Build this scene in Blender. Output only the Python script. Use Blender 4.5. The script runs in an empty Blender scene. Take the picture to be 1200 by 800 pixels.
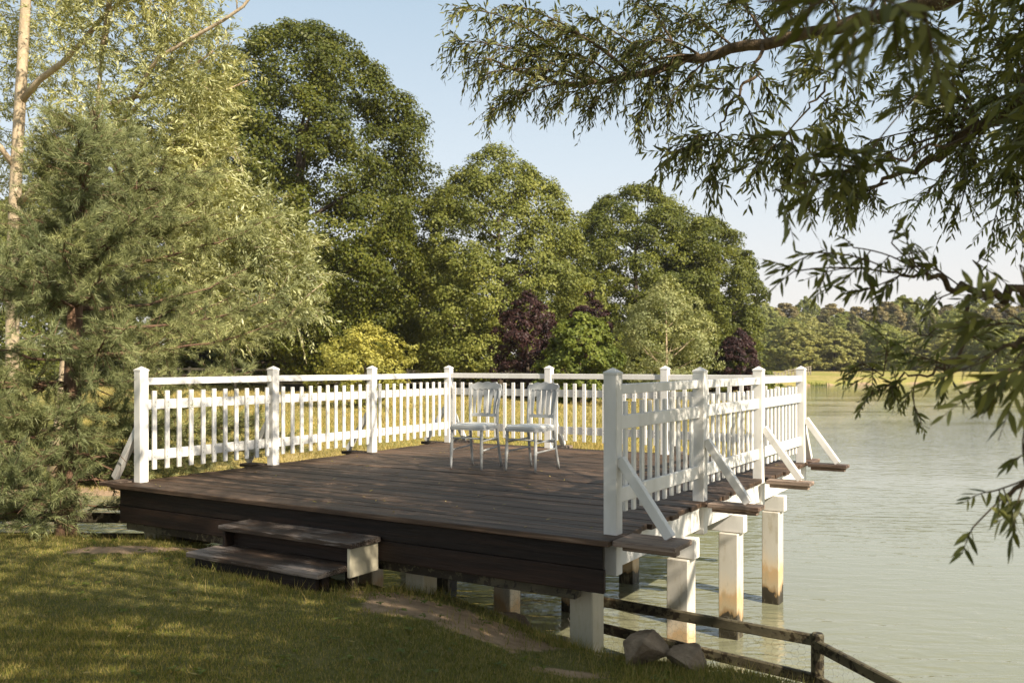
import bpy, math, random
import numpy as np
from mathutils import Vector
RNG = np.random.default_rng(11)
random.seed(5)
R = math.radians
sc = bpy.context.scene
COL = sc.collection

# ------------------------------------------------------------------ frame of reference
F, HX, HY, EYE = 1042.3, 600.0, 425.9, 2.48          # focal length and horizon (for a 1200 px wide frame), eye height above water
DZ = 1.35                                            # deck top above water
TH = 0.553
CO, SI = math.cos(TH), math.sin(TH)
B0 = np.array([-3.553, 8.526])                       # left front post of the deck
DW, DL = 4.965, 5.03

def at(px, py, Y):
    return np.array([(px - HX) / F * Y, Y, EYE - (py - HY) / F * Y])

def D(u, v, z=0.0):                                  # deck coordinates -> world
    return np.array([B0[0] + u * CO + v * SI, B0[1] - u * SI + v * CO, DZ + z])

SUN_EL = R(37)
_h = np.array([0.67, -0.742]); _h /= np.linalg.norm(_h)
SUNV = np.array([_h[0] * math.cos(SUN_EL), _h[1] * math.cos(SUN_EL), math.sin(SUN_EL)])

# ------------------------------------------------------------------ materials
def new_mat(name):
    m = bpy.data.materials.new(name); m.use_nodes = True
    nt = m.node_tree
    for n in list(nt.nodes):
        if n.type != 'OUTPUT_MATERIAL':
            nt.nodes.remove(n)
    out = [n for n in nt.nodes if n.type == 'OUTPUT_MATERIAL'][0]
    return m, nt, out

def N(nt, typ, **kw):
    n = nt.nodes.new(typ)
    for k, v in kw.items():
        if k in n.inputs.keys():
            n.inputs[k].default_value = v
        else:
            setattr(n, k, v)
    return n

def ramp(nt, fac, stops):
    r = nt.nodes.new('ShaderNodeValToRGB')
    e = r.color_ramp.elements
    while len(e) > 1:
        e.remove(e[-1])
    e[0].position = stops[0][0]; e[0].color = (*stops[0][1], 1)
    for p, c in stops[1:]:
        x = e.new(p); x.color = (*c, 1)
    nt.links.new(fac, r.inputs['Fac'])
    return r

def mixc(nt, fac, a, b, mode='MIX'):
    m = nt.nodes.new('ShaderNodeMix'); m.data_type = 'RGBA'; m.blend_type = mode
    for s, i in ((fac, 0), (a, 6), (b, 7)):
        if isinstance(s, (int, float)):
            m.inputs[i].default_value = s
        elif isinstance(s, tuple):
            m.inputs[i].default_value = (*s, 1)
        else:
            nt.links.new(s, m.inputs[i])
    return m.outputs[2]

def noise(nt, scale, detail=4, rough=.55, vec=None, dist=0.0):
    n = nt.nodes.new('ShaderNodeTexNoise')
    n.inputs['Scale'].default_value = scale; n.inputs['Detail'].default_value = detail
    n.inputs['Roughness'].default_value = rough; n.inputs['Distortion'].default_value = dist
    if vec is not None:
        nt.links.new(vec, n.inputs['Vector'])
    return n.outputs['Fac']

def position(nt, rot=0.0, scale=(1, 1, 1)):
    g = nt.nodes.new('ShaderNodeNewGeometry')
    m = nt.nodes.new('ShaderNodeMapping'); m.vector_type = 'POINT'
    m.inputs['Rotation'].default_value = (0, 0, rot)
    m.inputs['Scale'].default_value = scale
    if rot:
        m0 = nt.nodes.new('ShaderNodeMapping'); m0.inputs['Rotation'].default_value = (0, 0, rot)
        nt.links.new(g.outputs['Position'], m0.inputs['Vector'])
        m.inputs['Rotation'].default_value = (0, 0, 0)
        nt.links.new(m0.outputs[0], m.inputs['Vector'])
    else:
        nt.links.new(g.outputs['Position'], m.inputs['Vector'])
    return m.outputs[0], g

def bump(nt, height, strength=.3, distance=.01):
    b = nt.nodes.new('ShaderNodeBump'); b.inputs['Strength'].default_value = strength; b.inputs['Distance'].default_value = distance
    nt.links.new(height, b.inputs['Height'])
    return b.outputs[0]

def principled(nt, out, color, rough=.6, normal=None, spec=.4):
    p = nt.nodes.new('ShaderNodeBsdfPrincipled')
    p.inputs['Specular IOR Level'].default_value = spec
    for s, k in ((color, 'Base Color'), (rough, 'Roughness'), (normal, 'Normal')):
        if s is None:
            continue
        if isinstance(s, (int, float)):
            p.inputs[k].default_value = s
        elif isinstance(s, tuple):
            p.inputs[k].default_value = (*s, 1)
        else:
            nt.links.new(s, p.inputs[k])
    nt.links.new(p.outputs[0], out.inputs['Surface'])
    return p

def leaf_mat(name, cols, trans=.3, rough=.5, spec=.25):
    m, nt, out = new_mat(name)
    g = nt.nodes.new('ShaderNodeNewGeometry')
    c0 = ramp(nt, g.outputs['Random Per Island'], [(i / max(1, len(cols) - 1), c) for i, c in enumerate(cols)]).outputs[0]
    nz = noise(nt, .55, 2, .5, g.outputs['Position'])
    k = ramp(nt, nz, [(.3, (.72, .76, .74)), (.7, (1.28, 1.22, 1.05))]).outputs[0]
    c = mixc(nt, 1.0, c0, k, 'MULTIPLY')
    p = nt.nodes.new('ShaderNodeBsdfPrincipled')
    p.inputs['Roughness'].default_value = rough; p.inputs['Specular IOR Level'].default_value = spec
    nt.links.new(c, p.inputs['Base Color'])
    t = nt.nodes.new('ShaderNodeBsdfTranslucent')
    tc = mixc(nt, 1.0, c, (1.25, 1.15, .55), 'MULTIPLY')
    nt.links.new(tc, t.inputs['Color'])
    mx = nt.nodes.new('ShaderNodeMixShader'); mx.inputs[0].default_value = trans
    nt.links.new(p.outputs[0], mx.inputs[1]); nt.links.new(t.outputs[0], mx.inputs[2])
    nt.links.new(mx.outputs[0], out.inputs['Surface'])
    return m

def bark_mat(name, a, b, scale=6.0, stretch=.25):
    m, nt, out = new_mat(name)
    v, g = position(nt, 0, (1, 1, stretch))
    n1 = noise(nt, scale, 6, .65, v)
    n2 = noise(nt, scale * 4, 4, .6, v)
    c = ramp(nt, n1, [(.3, a), (.7, b)]).outputs[0]
    principled(nt, out, c, .85, bump(nt, n2, .7, .03), .2)
    return m

def paint_mat(name, base=(.73, .715, .68), stain=False):
    m, nt, out = new_mat(name)
    v, g = position(nt, 0, (1, 1, .35))
    n1 = noise(nt, 5, 5, .6, v)
    n2 = noise(nt, 45, 4, .6, v)
    n3 = noise(nt, 14, 6, .7, v)
    c = ramp(nt, n1, [(.32, tuple(x * k for x, k in zip(base, (.84, .83, .80)))), (.62, base)]).outputs[0]
    spots = ramp(nt, n3, [(.66, (0, 0, 0)), (.76, (1, 1, 1))]).outputs[0]
    c = mixc(nt, mixc(nt, 1.0, spots, (.45, .45, .45), 'MULTIPLY'), c, (.40, .37, .29))
    if stain:                                        # water marks on the piles: rust band, algae, dark wet foot
        s = nt.nodes.new('ShaderNodeSeparateXYZ'); nt.links.new(g.outputs['Position'], s.inputs[0])
        a = nt.nodes.new('ShaderNodeMath'); a.operation = 'MULTIPLY_ADD'
        nt.links.new(n1, a.inputs[0]); a.inputs[1].default_value = .5; nt.links.new(s.outputs['Z'], a.inputs[2])
        band = ramp(nt, a.outputs[0], [(.28, (.035, .03, .02)), (.40, (.05, .042, .03)), (.415, (.30, .20, .10)), (.47, (.50, .40, .26)),
                                       (.60, (.58, .40, .22)), (.66, (.66, .55, .40)), (.85, base), (1.0, base)])
        bf = ramp(nt, a.outputs[0], [(.72, (1, 1, 1)), (1.0, (0, 0, 0))]).outputs[0]
        c = mixc(nt, bf, c, band.outputs[0])
        st = ramp(nt, n3, [(.52, (0, 0, 0)), (.66, (1, 1, 1))]).outputs[0]
        c = mixc(nt, mixc(nt, 1.0, st, (.5, .5, .5), 'MULTIPLY'), c, (.36, .31, .20))
    principled(nt, out, c, .5, bump(nt, n2, .15, .004), .35)
    return m

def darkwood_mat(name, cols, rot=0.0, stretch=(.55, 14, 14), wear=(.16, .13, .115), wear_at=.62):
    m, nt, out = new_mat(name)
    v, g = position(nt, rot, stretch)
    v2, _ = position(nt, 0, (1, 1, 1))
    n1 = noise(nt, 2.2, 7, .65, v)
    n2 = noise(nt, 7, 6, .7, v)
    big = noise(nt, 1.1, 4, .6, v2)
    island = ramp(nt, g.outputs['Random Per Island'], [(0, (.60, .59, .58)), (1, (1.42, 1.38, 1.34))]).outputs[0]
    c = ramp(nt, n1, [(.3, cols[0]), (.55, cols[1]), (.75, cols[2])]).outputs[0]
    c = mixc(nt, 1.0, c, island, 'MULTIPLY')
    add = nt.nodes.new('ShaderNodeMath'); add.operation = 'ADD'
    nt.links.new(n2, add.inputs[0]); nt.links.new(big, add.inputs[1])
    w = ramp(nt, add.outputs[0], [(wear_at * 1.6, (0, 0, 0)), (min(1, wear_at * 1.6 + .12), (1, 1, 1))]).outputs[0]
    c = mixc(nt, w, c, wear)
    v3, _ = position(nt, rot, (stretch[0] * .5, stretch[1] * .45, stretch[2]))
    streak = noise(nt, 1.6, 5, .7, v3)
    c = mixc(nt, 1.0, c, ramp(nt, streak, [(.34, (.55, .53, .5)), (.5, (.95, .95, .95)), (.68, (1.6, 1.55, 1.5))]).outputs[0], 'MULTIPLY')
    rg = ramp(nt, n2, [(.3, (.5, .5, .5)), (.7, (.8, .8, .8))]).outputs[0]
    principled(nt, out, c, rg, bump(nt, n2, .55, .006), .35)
    return m

M = {}
M['white'] = paint_mat('white_paint')
M['pile'] = paint_mat('pile_paint', (.60, .57, .50), True)
M['shaded_pile'] = paint_mat('shaded_pile_paint', (.47, .42, .31), True)  # pile paint for the front row, with shade put into a darker, dirtier base
M['cream'] = paint_mat('cream_paint', (.55, .50, .37))
M['deck'] = darkwood_mat('deck_boards', [(.022, .0135, .008), (.080, .051, .033), (.21, .15, .105)], rot=TH, wear=(.26, .185, .13), wear_at=.6265)
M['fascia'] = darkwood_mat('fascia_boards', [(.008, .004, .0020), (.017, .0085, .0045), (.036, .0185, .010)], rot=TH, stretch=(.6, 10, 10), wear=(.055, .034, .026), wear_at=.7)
M['ledge'] = darkwood_mat('ledge_boards', [(.035, .022, .016), (.085, .055, .04), (.15, .105, .08)], rot=TH, wear=(.24, .18, .14), wear_at=.62)
M['tread'] = darkwood_mat('tread_boards', [(.022, .013, .008), (.066, .043, .028), (.14, .098, .068)], rot=TH, wear=(.2, .165, .14), wear_at=.62)
M['oldwood'] = darkwood_mat('weathered_rail', [(.011, .008, .004), (.026, .019, .010), (.046, .035, .019)], stretch=(3, 3, 3), wear=(.10, .085, .05), wear_at=.615)
M['greywood'] = darkwood_mat('paddock_rail', [(.10, .085, .06), (.17, .145, .11), (.24, .21, .16)], stretch=(3, 3, 3), wear=(.25, .22, .17))
M['chair'] = paint_mat('chair_paint', (.40, .41, .41))
M['cushion'] = paint_mat('cushion_fabric', (.68, .68, .66))

def rock_material():
    m, nt, out = new_mat('rock_surface')
    v, g = position(nt)
    n1 = noise(nt, 6, 8, .65, v); n2 = noise(nt, 40, 6, .7, v)
    c = ramp(nt, n1, [(.3, (.10, .07, .045)), (.55, (.24, .18, .12)), (.75, (.38, .29, .20))]).outputs[0]
    principled(nt, out, c, .85, bump(nt, n2, .7, .02), .2)
    return m
M['rock'] = rock_material()

def wire_material():
    m, nt, out = new_mat('galvanised_wire')
    principled(nt, out, (.16, .15, .13), .5)
    return m
M['wire'] = wire_material()

M['oak_leaf'] = leaf_mat('oak_leaf', [(0.054, 0.070, 0.009), (0.089, 0.104, 0.015), (0.137, 0.141, 0.024)])
M['lime_leaf'] = leaf_mat('lime_leaf', [(0.112, 0.133, 0.028), (0.173, 0.191, 0.044), (0.239, 0.246, 0.065)])
M['oak2_leaf'] = leaf_mat('oak_leaf_distant', [(0.070, 0.088, 0.015), (0.114, 0.130, 0.023), (0.174, 0.185, 0.038)])
M['bright_leaf'] = leaf_mat('bright_leaf', [(0.084, 0.113, 0.018), (0.130, 0.161, 0.027), (0.176, 0.198, 0.040)])
M['yellow_leaf'] = leaf_mat('yellow_leaf', [(0.192, 0.192, 0.040), (0.317, 0.305, 0.070), (0.442, 0.418, 0.119)])
M['purple_leaf'] = leaf_mat('purple_leaf', [(.026, .012, .013), (.046, .020, .021), (.085, .044, .042)])
M['silver_leaf'] = leaf_mat('silver_leaf', [(0.192, 0.198, 0.068), (0.305, 0.312, 0.127), (0.564, 0.576, 0.341)], .28, .42, .4)
M['birch_leaf'] = leaf_mat('birch_leaf', [(0.183, 0.205, 0.080), (0.260, 0.280, 0.124), (0.391, 0.396, 0.203)])
M['pine_leaf'] = leaf_mat('pine_needle', [(0.134, 0.156, 0.062), (0.230, 0.250, 0.108), (0.384, 0.394, 0.192)], .15, .5, .3)
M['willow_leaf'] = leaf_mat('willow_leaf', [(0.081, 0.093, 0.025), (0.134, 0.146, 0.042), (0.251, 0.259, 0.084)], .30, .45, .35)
M['willow_pale'] = leaf_mat('willow_pale_leaf', [(0.107, 0.132, 0.044), (0.183, 0.216, 0.076), (0.280, 0.312, 0.139)], .35, .45, .35)  # pale leaves; on the right mass the paleness stands in for sunlight
M['wood_leaf'] = leaf_mat('far_green_leaf', [(0.143, 0.168, 0.042), (0.209, 0.231, 0.063), (0.286, 0.295, 0.087)])
M['wood_pale'] = leaf_mat('far_pale_leaf', [(0.196, 0.203, 0.061), (0.260, 0.261, 0.085), (0.340, 0.327, 0.122)])
M['wood_tan'] = leaf_mat('far_tan_leaf', [(.16, .135, .06), (.21, .175, .08), (.27, .225, .11)])
M['wood_dark'] = leaf_mat('far_conifer_leaf', [(0.094, 0.095, 0.040), (0.140, 0.136, 0.055), (0.199, 0.181, 0.077)])
M['grass'] = leaf_mat('lawn_blade', [(0.120, 0.137, 0.029), (0.187, 0.196, 0.046), (0.292, 0.255, 0.081), (0.460, 0.352, 0.159)], .3, .6, .2)
M['drygrass'] = leaf_mat('dry_blade', [(.20, .185, .05), (.36, .285, .11), (.50, .40, .17)], .3, .6, .2)
M['bark'] = bark_mat('grey_brown_bark', (.045, .034, .024), (.13, .10, .075))
M['pinebark'] = bark_mat('pine_bark', (.07, .045, .03), (.22, .13, .08), 9)
M['palebark'] = bark_mat('pale_bark', (.30, .225, .14), (.56, .45, .31), 5, .6)
M['willowbark'] = bark_mat('willow_bark', (.06, .042, .026), (.21, .15, .09), 14)

# ------------------------------------------------------------------ mesh helpers
ROOT = {}

def tag(o, label=None, cat=None, group=None, kind=None):
    for k, v in (('label', label), ('category', cat), ('group', group), ('kind', kind)):
        if v:
            o[k] = v
    return o

def empty(name, loc, label, cat, group=None):
    o = bpy.data.objects.new(name, None); COL.objects.link(o)
    o.location = tuple(loc); o.empty_display_size = .2
    ROOT[o] = np.array(loc, float)
    return tag(o, label, cat, group)

def wloc(o):
    t = np.zeros(3)
    while o is not None:
        t = t + np.array(o.location); o = o.parent
    return t

def link_mesh(name, verts, faces, mat, parent=None, smooth=False, origin=None):
    """faces: list of tuples or an (n,k) array. verts in world space; the object keeps its origin at ORIGIN or at its parent."""
    me = bpy.data.meshes.new(name)
    verts = np.asarray(verts, float)
    base = wloc(parent) if parent is not None else np.zeros(3)
    org = base if origin is None else np.asarray(origin, float)
    v = (verts - org).astype(np.float32)
    if isinstance(faces, np.ndarray):
        n, k = faces.shape
        me.vertices.add(len(v)); me.vertices.foreach_set('co', v.ravel())
        me.loops.add(n * k); me.loops.foreach_set('vertex_index', faces.astype(np.int32).ravel())
        me.polygons.add(n)
        me.polygons.foreach_set('loop_start', np.arange(0, n * k, k, dtype=np.int32))
        me.polygons.foreach_set('loop_total', np.full(n, k, np.int32))
        me.update(calc_edges=True)
    else:
        me.from_pydata(v.tolist(), [], faces); me.update()
    if mat is not None:
        me.materials.append(mat)
    if smooth:
        me.polygons.foreach_set('use_smooth', np.ones(len(me.polygons), bool))
    o = bpy.data.objects.new(name, me); COL.objects.link(o)
    if parent is not None:
        o.parent = parent
    o.location = tuple(org - base)
    return o

def copy_part(src, parent, world_loc):
    c = src.copy(); COL.objects.link(c); c.parent = parent
    c.location = tuple(np.asarray(world_loc, float) - wloc(parent))
    return c

class MB:
    def __init__(s):
        s.v, s.f = [], []
    def add(s, verts, faces):
        b = len(s.v); s.v += [tuple(map(float, p)) for p in verts]
        s.f += [tuple(i + b for i in f) for f in faces]
        return s
    def box(s, c, ax, ay, az, hx, hy, hz, ch=0.004):
        """box centred at c with unit axes and half sizes, chamfered edges"""
        c = np.asarray(c, float); A = [np.asarray(a, float) for a in (ax, ay, az)]; Hh = [hx, hy, hz]
        ch = min(ch, .45 * min(Hh))
        vs, idx = [], {}
        for sx in (-1, 1):
            for sy in (-1, 1):
                for sz in (-1, 1):
                    sg = (sx, sy, sz)
                    for k in range(3):
                        p = c.copy()
                        for j in range(3):
                            p = p + A[j] * sg[j] * (Hh[j] - (0 if j == k else ch))
                        idx[(sg, k)] = len(vs); vs.append(p)
        fs = []
        def order(ids):
            P = np.array([vs[i] for i in ids]); m = P.mean(0); n = m - c
            t = P[0] - m; t /= np.linalg.norm(t) + 1e-12; n = n / (np.linalg.norm(n) + 1e-12); b = np.cross(n, t)
            a = [math.atan2((p - m) @ b, (p - m) @ t) for p in P]
            return tuple(i for _, i in sorted(zip(a, ids)))
        for k in range(3):
            for sgn in (-1, 1):
                ids = [i for (sg, kk), i in idx.items() if kk == k and sg[k] == sgn]
                fs.append(order(ids))
        for k in range(3):
            a, b = [j for j in range(3) if j != k]
            for sa in (-1, 1):
                for sb in (-1, 1):
                    ids = []
                    for sk in (-1, 1):
                        sg = [0, 0, 0]; sg[k] = sk; sg[a] = sa; sg[b] = sb; sg = tuple(sg)
                        ids += [idx[(sg, a)], idx[(sg, b)]]
                    fs.append(order(ids))
        for sx in (-1, 1):
            for sy in (-1, 1):
                for sz in (-1, 1):
                    fs.append(order([idx[((sx, sy, sz), k)] for k in range(3)]))
        return s.add(vs, fs)
    def bar(s, p0, p1, w, h, up=(0, 0, 1), ch=.004):
        p0, p1 = np.asarray(p0, float), np.asarray(p1, float)
        d = p1 - p0; L = np.linalg.norm(d); d = d / L
        side = np.cross(d, up); side /= np.linalg.norm(side); u = np.cross(side, d)
        return s.box((p0 + p1) / 2, d, side, u, L / 2, w / 2, h / 2, ch)
    def tube(s, path, radii, n=8, caps=True):
        P = np.asarray(path, float); r = np.asarray(radii, float) * np.ones(len(P))
        T = np.gradient(P, axis=0); T /= np.linalg.norm(T, axis=1)[:, None] + 1e-12
        ref = np.array([0, 0, 1.0]) if abs(T[0][2]) < .9 else np.array([1.0, 0, 0])
        a = np.cross(T[0], ref); a /= np.linalg.norm(a)
        vs = []
        for i in range(len(P)):
            a = a - T[i] * (a @ T[i]); a /= np.linalg.norm(a) + 1e-12
            b = np.cross(T[i], a)
            for k in range(n):
                t = 2 * math.pi * k / n
                vs.append(P[i] + r[i] * (math.cos(t) * a + math.sin(t) * b))
        fs = []
        for i in range(len(P) - 1):
            for k in range(n):
                fs.append((i * n + k, i * n + (k + 1) % n, (i + 1) * n + (k + 1) % n, (i + 1) * n + k))
        if caps:
            fs.append(tuple(range(n))[::-1]); fs.append(tuple((len(P) - 1) * n + k for k in range(n)))
        return s.add(vs, fs)
    def build(s, name, mat, parent=None, smooth=False, origin=None):
        return link_mesh(name, np.array(s.v), s.f, mat, parent, smooth, origin)

def unit(a):
    return a / (np.linalg.norm(a, axis=-1, keepdims=True) + 1e-9)

def rdir(n, rng=RNG):
    return unit(rng.normal(size=(n, 3)))

UX = np.array([CO, -SI, 0]); UY = np.array([SI, CO, 0]); UZ = np.array([0, 0, 1.0])

# ------------------------------------------------------------------ terrain
def d2(u, v):
    p = D(u, v); return (p[0], p[1])
SHORE = ([(-300, 40), (-40, 13), (-15, 10.9), (-8, 10.1), (-4.6, 9.85), d2(0.2, .75), d2(1.6, .85), d2(3.0, .80), d2(4.1, .80), d2(5.0, .62),
          (1.85, 6.05), (2.45, 5.45), (4.0, 4.2), (7, 2.8), (16, -1), (60, -40), (400, -200), (400, 190), (110, 127), (60, 113), (40, 105), (31, 98), (12, 40), (5.2, 19),
          (2.6, 15.6), (.6, 14.7), (-1.5, 14.8), (-4, 15.6), (-7, 16.4), (-12, 17.5), (-40, 22), (-300, 60)])
SH = np.array(SHORE)

def lake_sd(x, y):
    """signed distance to the shore, positive on land"""
    p = np.stack([x, y], -1)
    best = np.full(x.shape, 1e18); inside = np.zeros(x.shape, bool)
    for i in range(len(SH)):
        a, b = SH[i], SH[(i + 1) % len(SH)]
        ab = b - a
        t = np.clip(((p - a) @ ab) / (ab @ ab), 0, 1)
        q = a + t[..., None] * ab
        best = np.minimum(best, ((p - q) ** 2).sum(-1))
        cond = (a[1] > y) != (b[1] > y)
        xi = (b[0] - a[0]) * (y - a[1]) / (b[1] - a[1] + 1e-12) + a[0]
        inside ^= cond & (x < xi)
    d = np.sqrt(best)
    return np.where(inside, -d, d)

def sst(x):
    x = np.clip(x, 0, 1); return x * x * (3 - 2 * x)

def vnoise(x, y, s, seed=0):
    o = 0
    r = np.random.default_rng(seed)
    for k in range(5):
        a = r.uniform(0, 6.28); f = s * r.uniform(.6, 1.7)
        o = o + np.sin((x * math.cos(a) + y * math.sin(a)) * f + r.uniform(0, 6.28)) * np.cos((x * math.sin(a) - y * math.cos(a)) * f * .8 + r.uniform(0, 6.28))
    return o / 3

def near_mask(x, y):                                  # the bank we stand on
    return (y < 12.5 - .18 * (x + 4)) & (x < 30)

def ground_z(x, y):
    x = np.asarray(x, float); y = np.asarray(y, float)
    d = lake_sd(x, y)
    wob = .18 * vnoise(x, y, 1.6, 3)
    near = near_mask(x, y)
    dn = d + wob
    hn = .70 * sst(dn / .7) + .20 * sst((dn - .4) / 1.5) + .07 * np.exp(-((x + 3.0) ** 2) / 1.6 - ((y - 8.0) ** 2) / .8)
    wr = sst((x + .9) / 1.3)
    hn = hn * (1 - wr) + wr * (.60 * sst(dn / .8) + .26 * sst((dn - .5) / 2.2))
    hf = .55 * sst(d / 3.0) + .35 * sst((d - 2) / 8) + .42 * sst((d - 6) / 38)
    h = np.where(near, hn, hf)
    h = np.where(dn < 0, np.maximum(dn * .7, -1.6), h)
    h = h + np.where(dn > .1, .018 * vnoise(x, y, 3.1, 8) + .03 * vnoise(x, y, .7, 9), 0)
    far = np.hypot(x, y)
    h = h + np.where(d > 30, 1.2 * sst((far - 150) / 250), 0)
    return h

def gz(x, y):
    return float(ground_z(np.array([x]), np.array([y]))[0])

SOIL = [(-3.2, 7.35, .46, .17, .35), (-2.75, 7.7, .32, .14, 0.1), (-.42, 5.95, .76, .40, -.45), (.35, 5.15, .22, .10, -.5), (-2.0, 6.35, .22, .08, 0), (-.9, 6.25, .40, .22, -.6)]

def soil_mask(x, y):
    m = np.zeros(np.shape(x))
    for cx, cy, a, b, r in SOIL:
        dx, dy = x - cx, y - cy
        u = dx * math.cos(r) + dy * math.sin(r); v = -dx * math.sin(r) + dy * math.cos(r)
        q = (u / a) ** 2 + (v / b) ** 2 + .55 * vnoise(x, y, 9, 21) + .45 * vnoise(x, y, 23, 24)
        m = np.maximum(m, sst(1.5 - q))
    return m

def make_ground():
    n = 330
    t = np.linspace(-1, 1, n)
    k = 5.2
    gx = -1.2 + 620 * np.sinh(k * t) / np.sinh(k); gy = 7 + 620 * np.sinh(k * t) / np.sinh(k)
    X, Y = np.meshgrid(gx, gy)
    Z = ground_z(X, Y)
    V = np.stack([X, Y, Z], -1).reshape(-1, 3)
    i = np.arange(n * n).reshape(n, n)
    Fc = np.stack([i[:-1, :-1], i[:-1, 1:], i[1:, 1:], i[1:, :-1]], -1).reshape(-1, 4)
    m, nt, out = new_mat('ground_surface')
    a1 = nt.nodes.new('ShaderNodeAttribute'); a1.attribute_name = 'dry'
    a2 = nt.nodes.new('ShaderNodeAttribute'); a2.attribute_name = 'soil'
    v, g = position(nt)
    n1 = noise(nt, 1.3, 6, .65, v); n2 = noise(nt, 9, 6, .7, v); n3 = noise(nt, 60, 4, .7, v); n4 = noise(nt, .12, 5, .6, v)
    lawn = ramp(nt, n2, [(.32, (.092, .096, .028)), (.55, (.158, .148, .052)), (.74, (.28, .225, .10))]).outputs[0]
    dry = ramp(nt, n1, [(.28, (.27, .225, .075)), (.5, (.40, .305, .125)), (.72, (.48, .37, .18))]).outputs[0]
    green = ramp(nt, n1, [(.3, (.20, .21, .05)), (.7, (.34, .30, .085))]).outputs[0]
    gf = ramp(nt, n4, [(.36, (0, 0, 0)), (.56, (1, 1, 1))]).outputs[0]
    dry = mixc(nt, gf, dry, green)
    dry = mixc(nt, .55, dry, ramp(nt, n3, [(.3, (.55, .55, .5)), (.7, (1.25, 1.25, 1.2))]).outputs[0], 'MULTIPLY')
    soil = ramp(nt, n2, [(.3, (.26, .175, .105)), (.7, (.46, .325, .205))]).outputs[0]
    c = mixc(nt, a1.outputs['Fac'], lawn, dry)
    sm = nt.nodes.new('ShaderNodeMath'); sm.operation = 'MULTIPLY_ADD'
    nt.links.new(n2, sm.inputs[0]); sm.inputs[1].default_value = .9; nt.links.new(a2.outputs['Fac'], sm.inputs[2])
    sf = ramp(nt, sm.outputs[0], [(.80, (0, 0, 0)), (1.0, (1, 1, 1))]).outputs[0]
    c = mixc(nt, sf, c, soil)
    hh = nt.nodes.new('ShaderNodeMath'); hh.operation = 'ADD'; nt.links.new(n2, hh.inputs[0]); nt.links.new(n3, hh.inputs[1])
    principled(nt, out, c, .95, bump(nt, hh.outputs[0], .8, .03), .1)
    o = link_mesh('ground', V, Fc, m, smooth=True)
    o['kind'] = 'structure'
    dd = lake_sd(X, Y)
    near = near_mask(X, Y)
    dry_m = np.where(near, .05, 1.0)
    so = soil_mask(X, Y)
    so = np.maximum(so, np.where(near, .9 * sst(1 - (dd - .05) / .35), .75 * sst(1 - dd / 1.6)))
    for nm, arr in (('dry', dry_m), ('soil', so)):
        at_ = o.data.attributes.new(nm, 'FLOAT', 'POINT')
        at_.data.foreach_set('value', arr.ravel().astype(np.float32))
    return o
make_ground()

def make_water():
    m, nt, out = new_mat('lake_water')
    v, g = position(nt, .12, (.8, 2.2, 1))
    v2, _ = position(nt, -.25, (1.2, 2.8, 1))
    w1 = noise(nt, 2.6, 2, .45, v, .5); w2 = noise(nt, 6.5, 3, .5, v2, .3); w3 = noise(nt, .09, 3, .6, v)
    a = nt.nodes.new('ShaderNodeMath'); a.operation = 'MULTIPLY_ADD'; nt.links.new(w2, a.inputs[0]); a.inputs[1].default_value = .20; nt.links.new(w1, a.inputs[2])
    b = nt.nodes.new('ShaderNodeBump'); b.inputs['Distance'].default_value = .06
    nt.links.new(a.outputs[0], b.inputs['Height'])
    st = ramp(nt, w3, [(.38, (.08, .08, .08)), (.62, (.36, .36, .36))]).outputs[0]
    nt.links.new(st, b.inputs['Strength'])
    p = principled(nt, out, (.205, .206, .130), .015, b.outputs[0], .5)
    p.inputs['IOR'].default_value = 1.5
    s = 620
    me = [(-s, -s, 0), (s, -s, 0), (s, s, 0), (-s, s, 0)]
    o = link_mesh('water', np.array(me, float), [(0, 1, 2, 3)], m)
    o['kind'] = 'structure'
make_water()

# ------------------------------------------------------------------ viewing deck
deck = empty('viewing_deck', D(DW / 2, DL / 2, -DZ), 'square dark timber deck on white piles standing over the lake edge', 'deck')

def make_decking():
    b = MB()
    w, gap = .142, .006
    v = -.26
    k = 0
    while v < DL + .10:
        u0, u1 = -.075 + random.uniform(-.012, .012), DW + .075 + random.uniform(-.03, .03)
        cuts = [u0, u1]
        if k % 3:
            cuts = [u0, random.choice([1.65, 2.5, 3.3]), u1]
        for i in range(len(cuts) - 1):
            a, c = cuts[i] + (.002 if i else 0), cuts[i + 1] - .002
            dz = random.uniform(-.003, .003)
            # a few sub-lengths so that boards bow slightly
            b.box(D((a + c) / 2, v + w / 2, -.02 + dz), UX, UY, UZ, (c - a) / 2, w / 2 - gap / 2, .02, .005)
        v += w; k += 1
    b.build('decking', M['deck'], deck)
make_decking()

def ubox(b, u0, u1, v0, v1, z0, z1, ch=.004):
    return b.box(D((u0 + u1) / 2, (v0 + v1) / 2, (z0 + z1) / 2), UX, UY, UZ, abs(u1 - u0) / 2, abs(v1 - v0) / 2, abs(z1 - z0) / 2, ch)

b = MB()
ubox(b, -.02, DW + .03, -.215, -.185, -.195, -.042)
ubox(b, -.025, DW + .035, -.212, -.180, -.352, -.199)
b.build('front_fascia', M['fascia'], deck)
b = MB()
ubox(b, .0, DW - .1, -.15, -.06, -.36, -.045)
ubox(b, .0, DW - .2, -.16, -.07, -.43, -.362)
b.build('front_beam', M['oldwood'], deck)
for uu in (-.02, DW - .04):
    b = MB(); ubox(b, uu, uu + .06, -.04, DL + .06, -.23, -.043, .005); b.build('side_beam', M['white'], deck)
b = MB(); ubox(b, .05, DW - .05, DL + .0, DL + .05, -.23, -.043); b.build('back_beam', M['white'], deck)
for k in range(7):
    vv = .45 + k * .66
    if k < 7:
        pass
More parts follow.
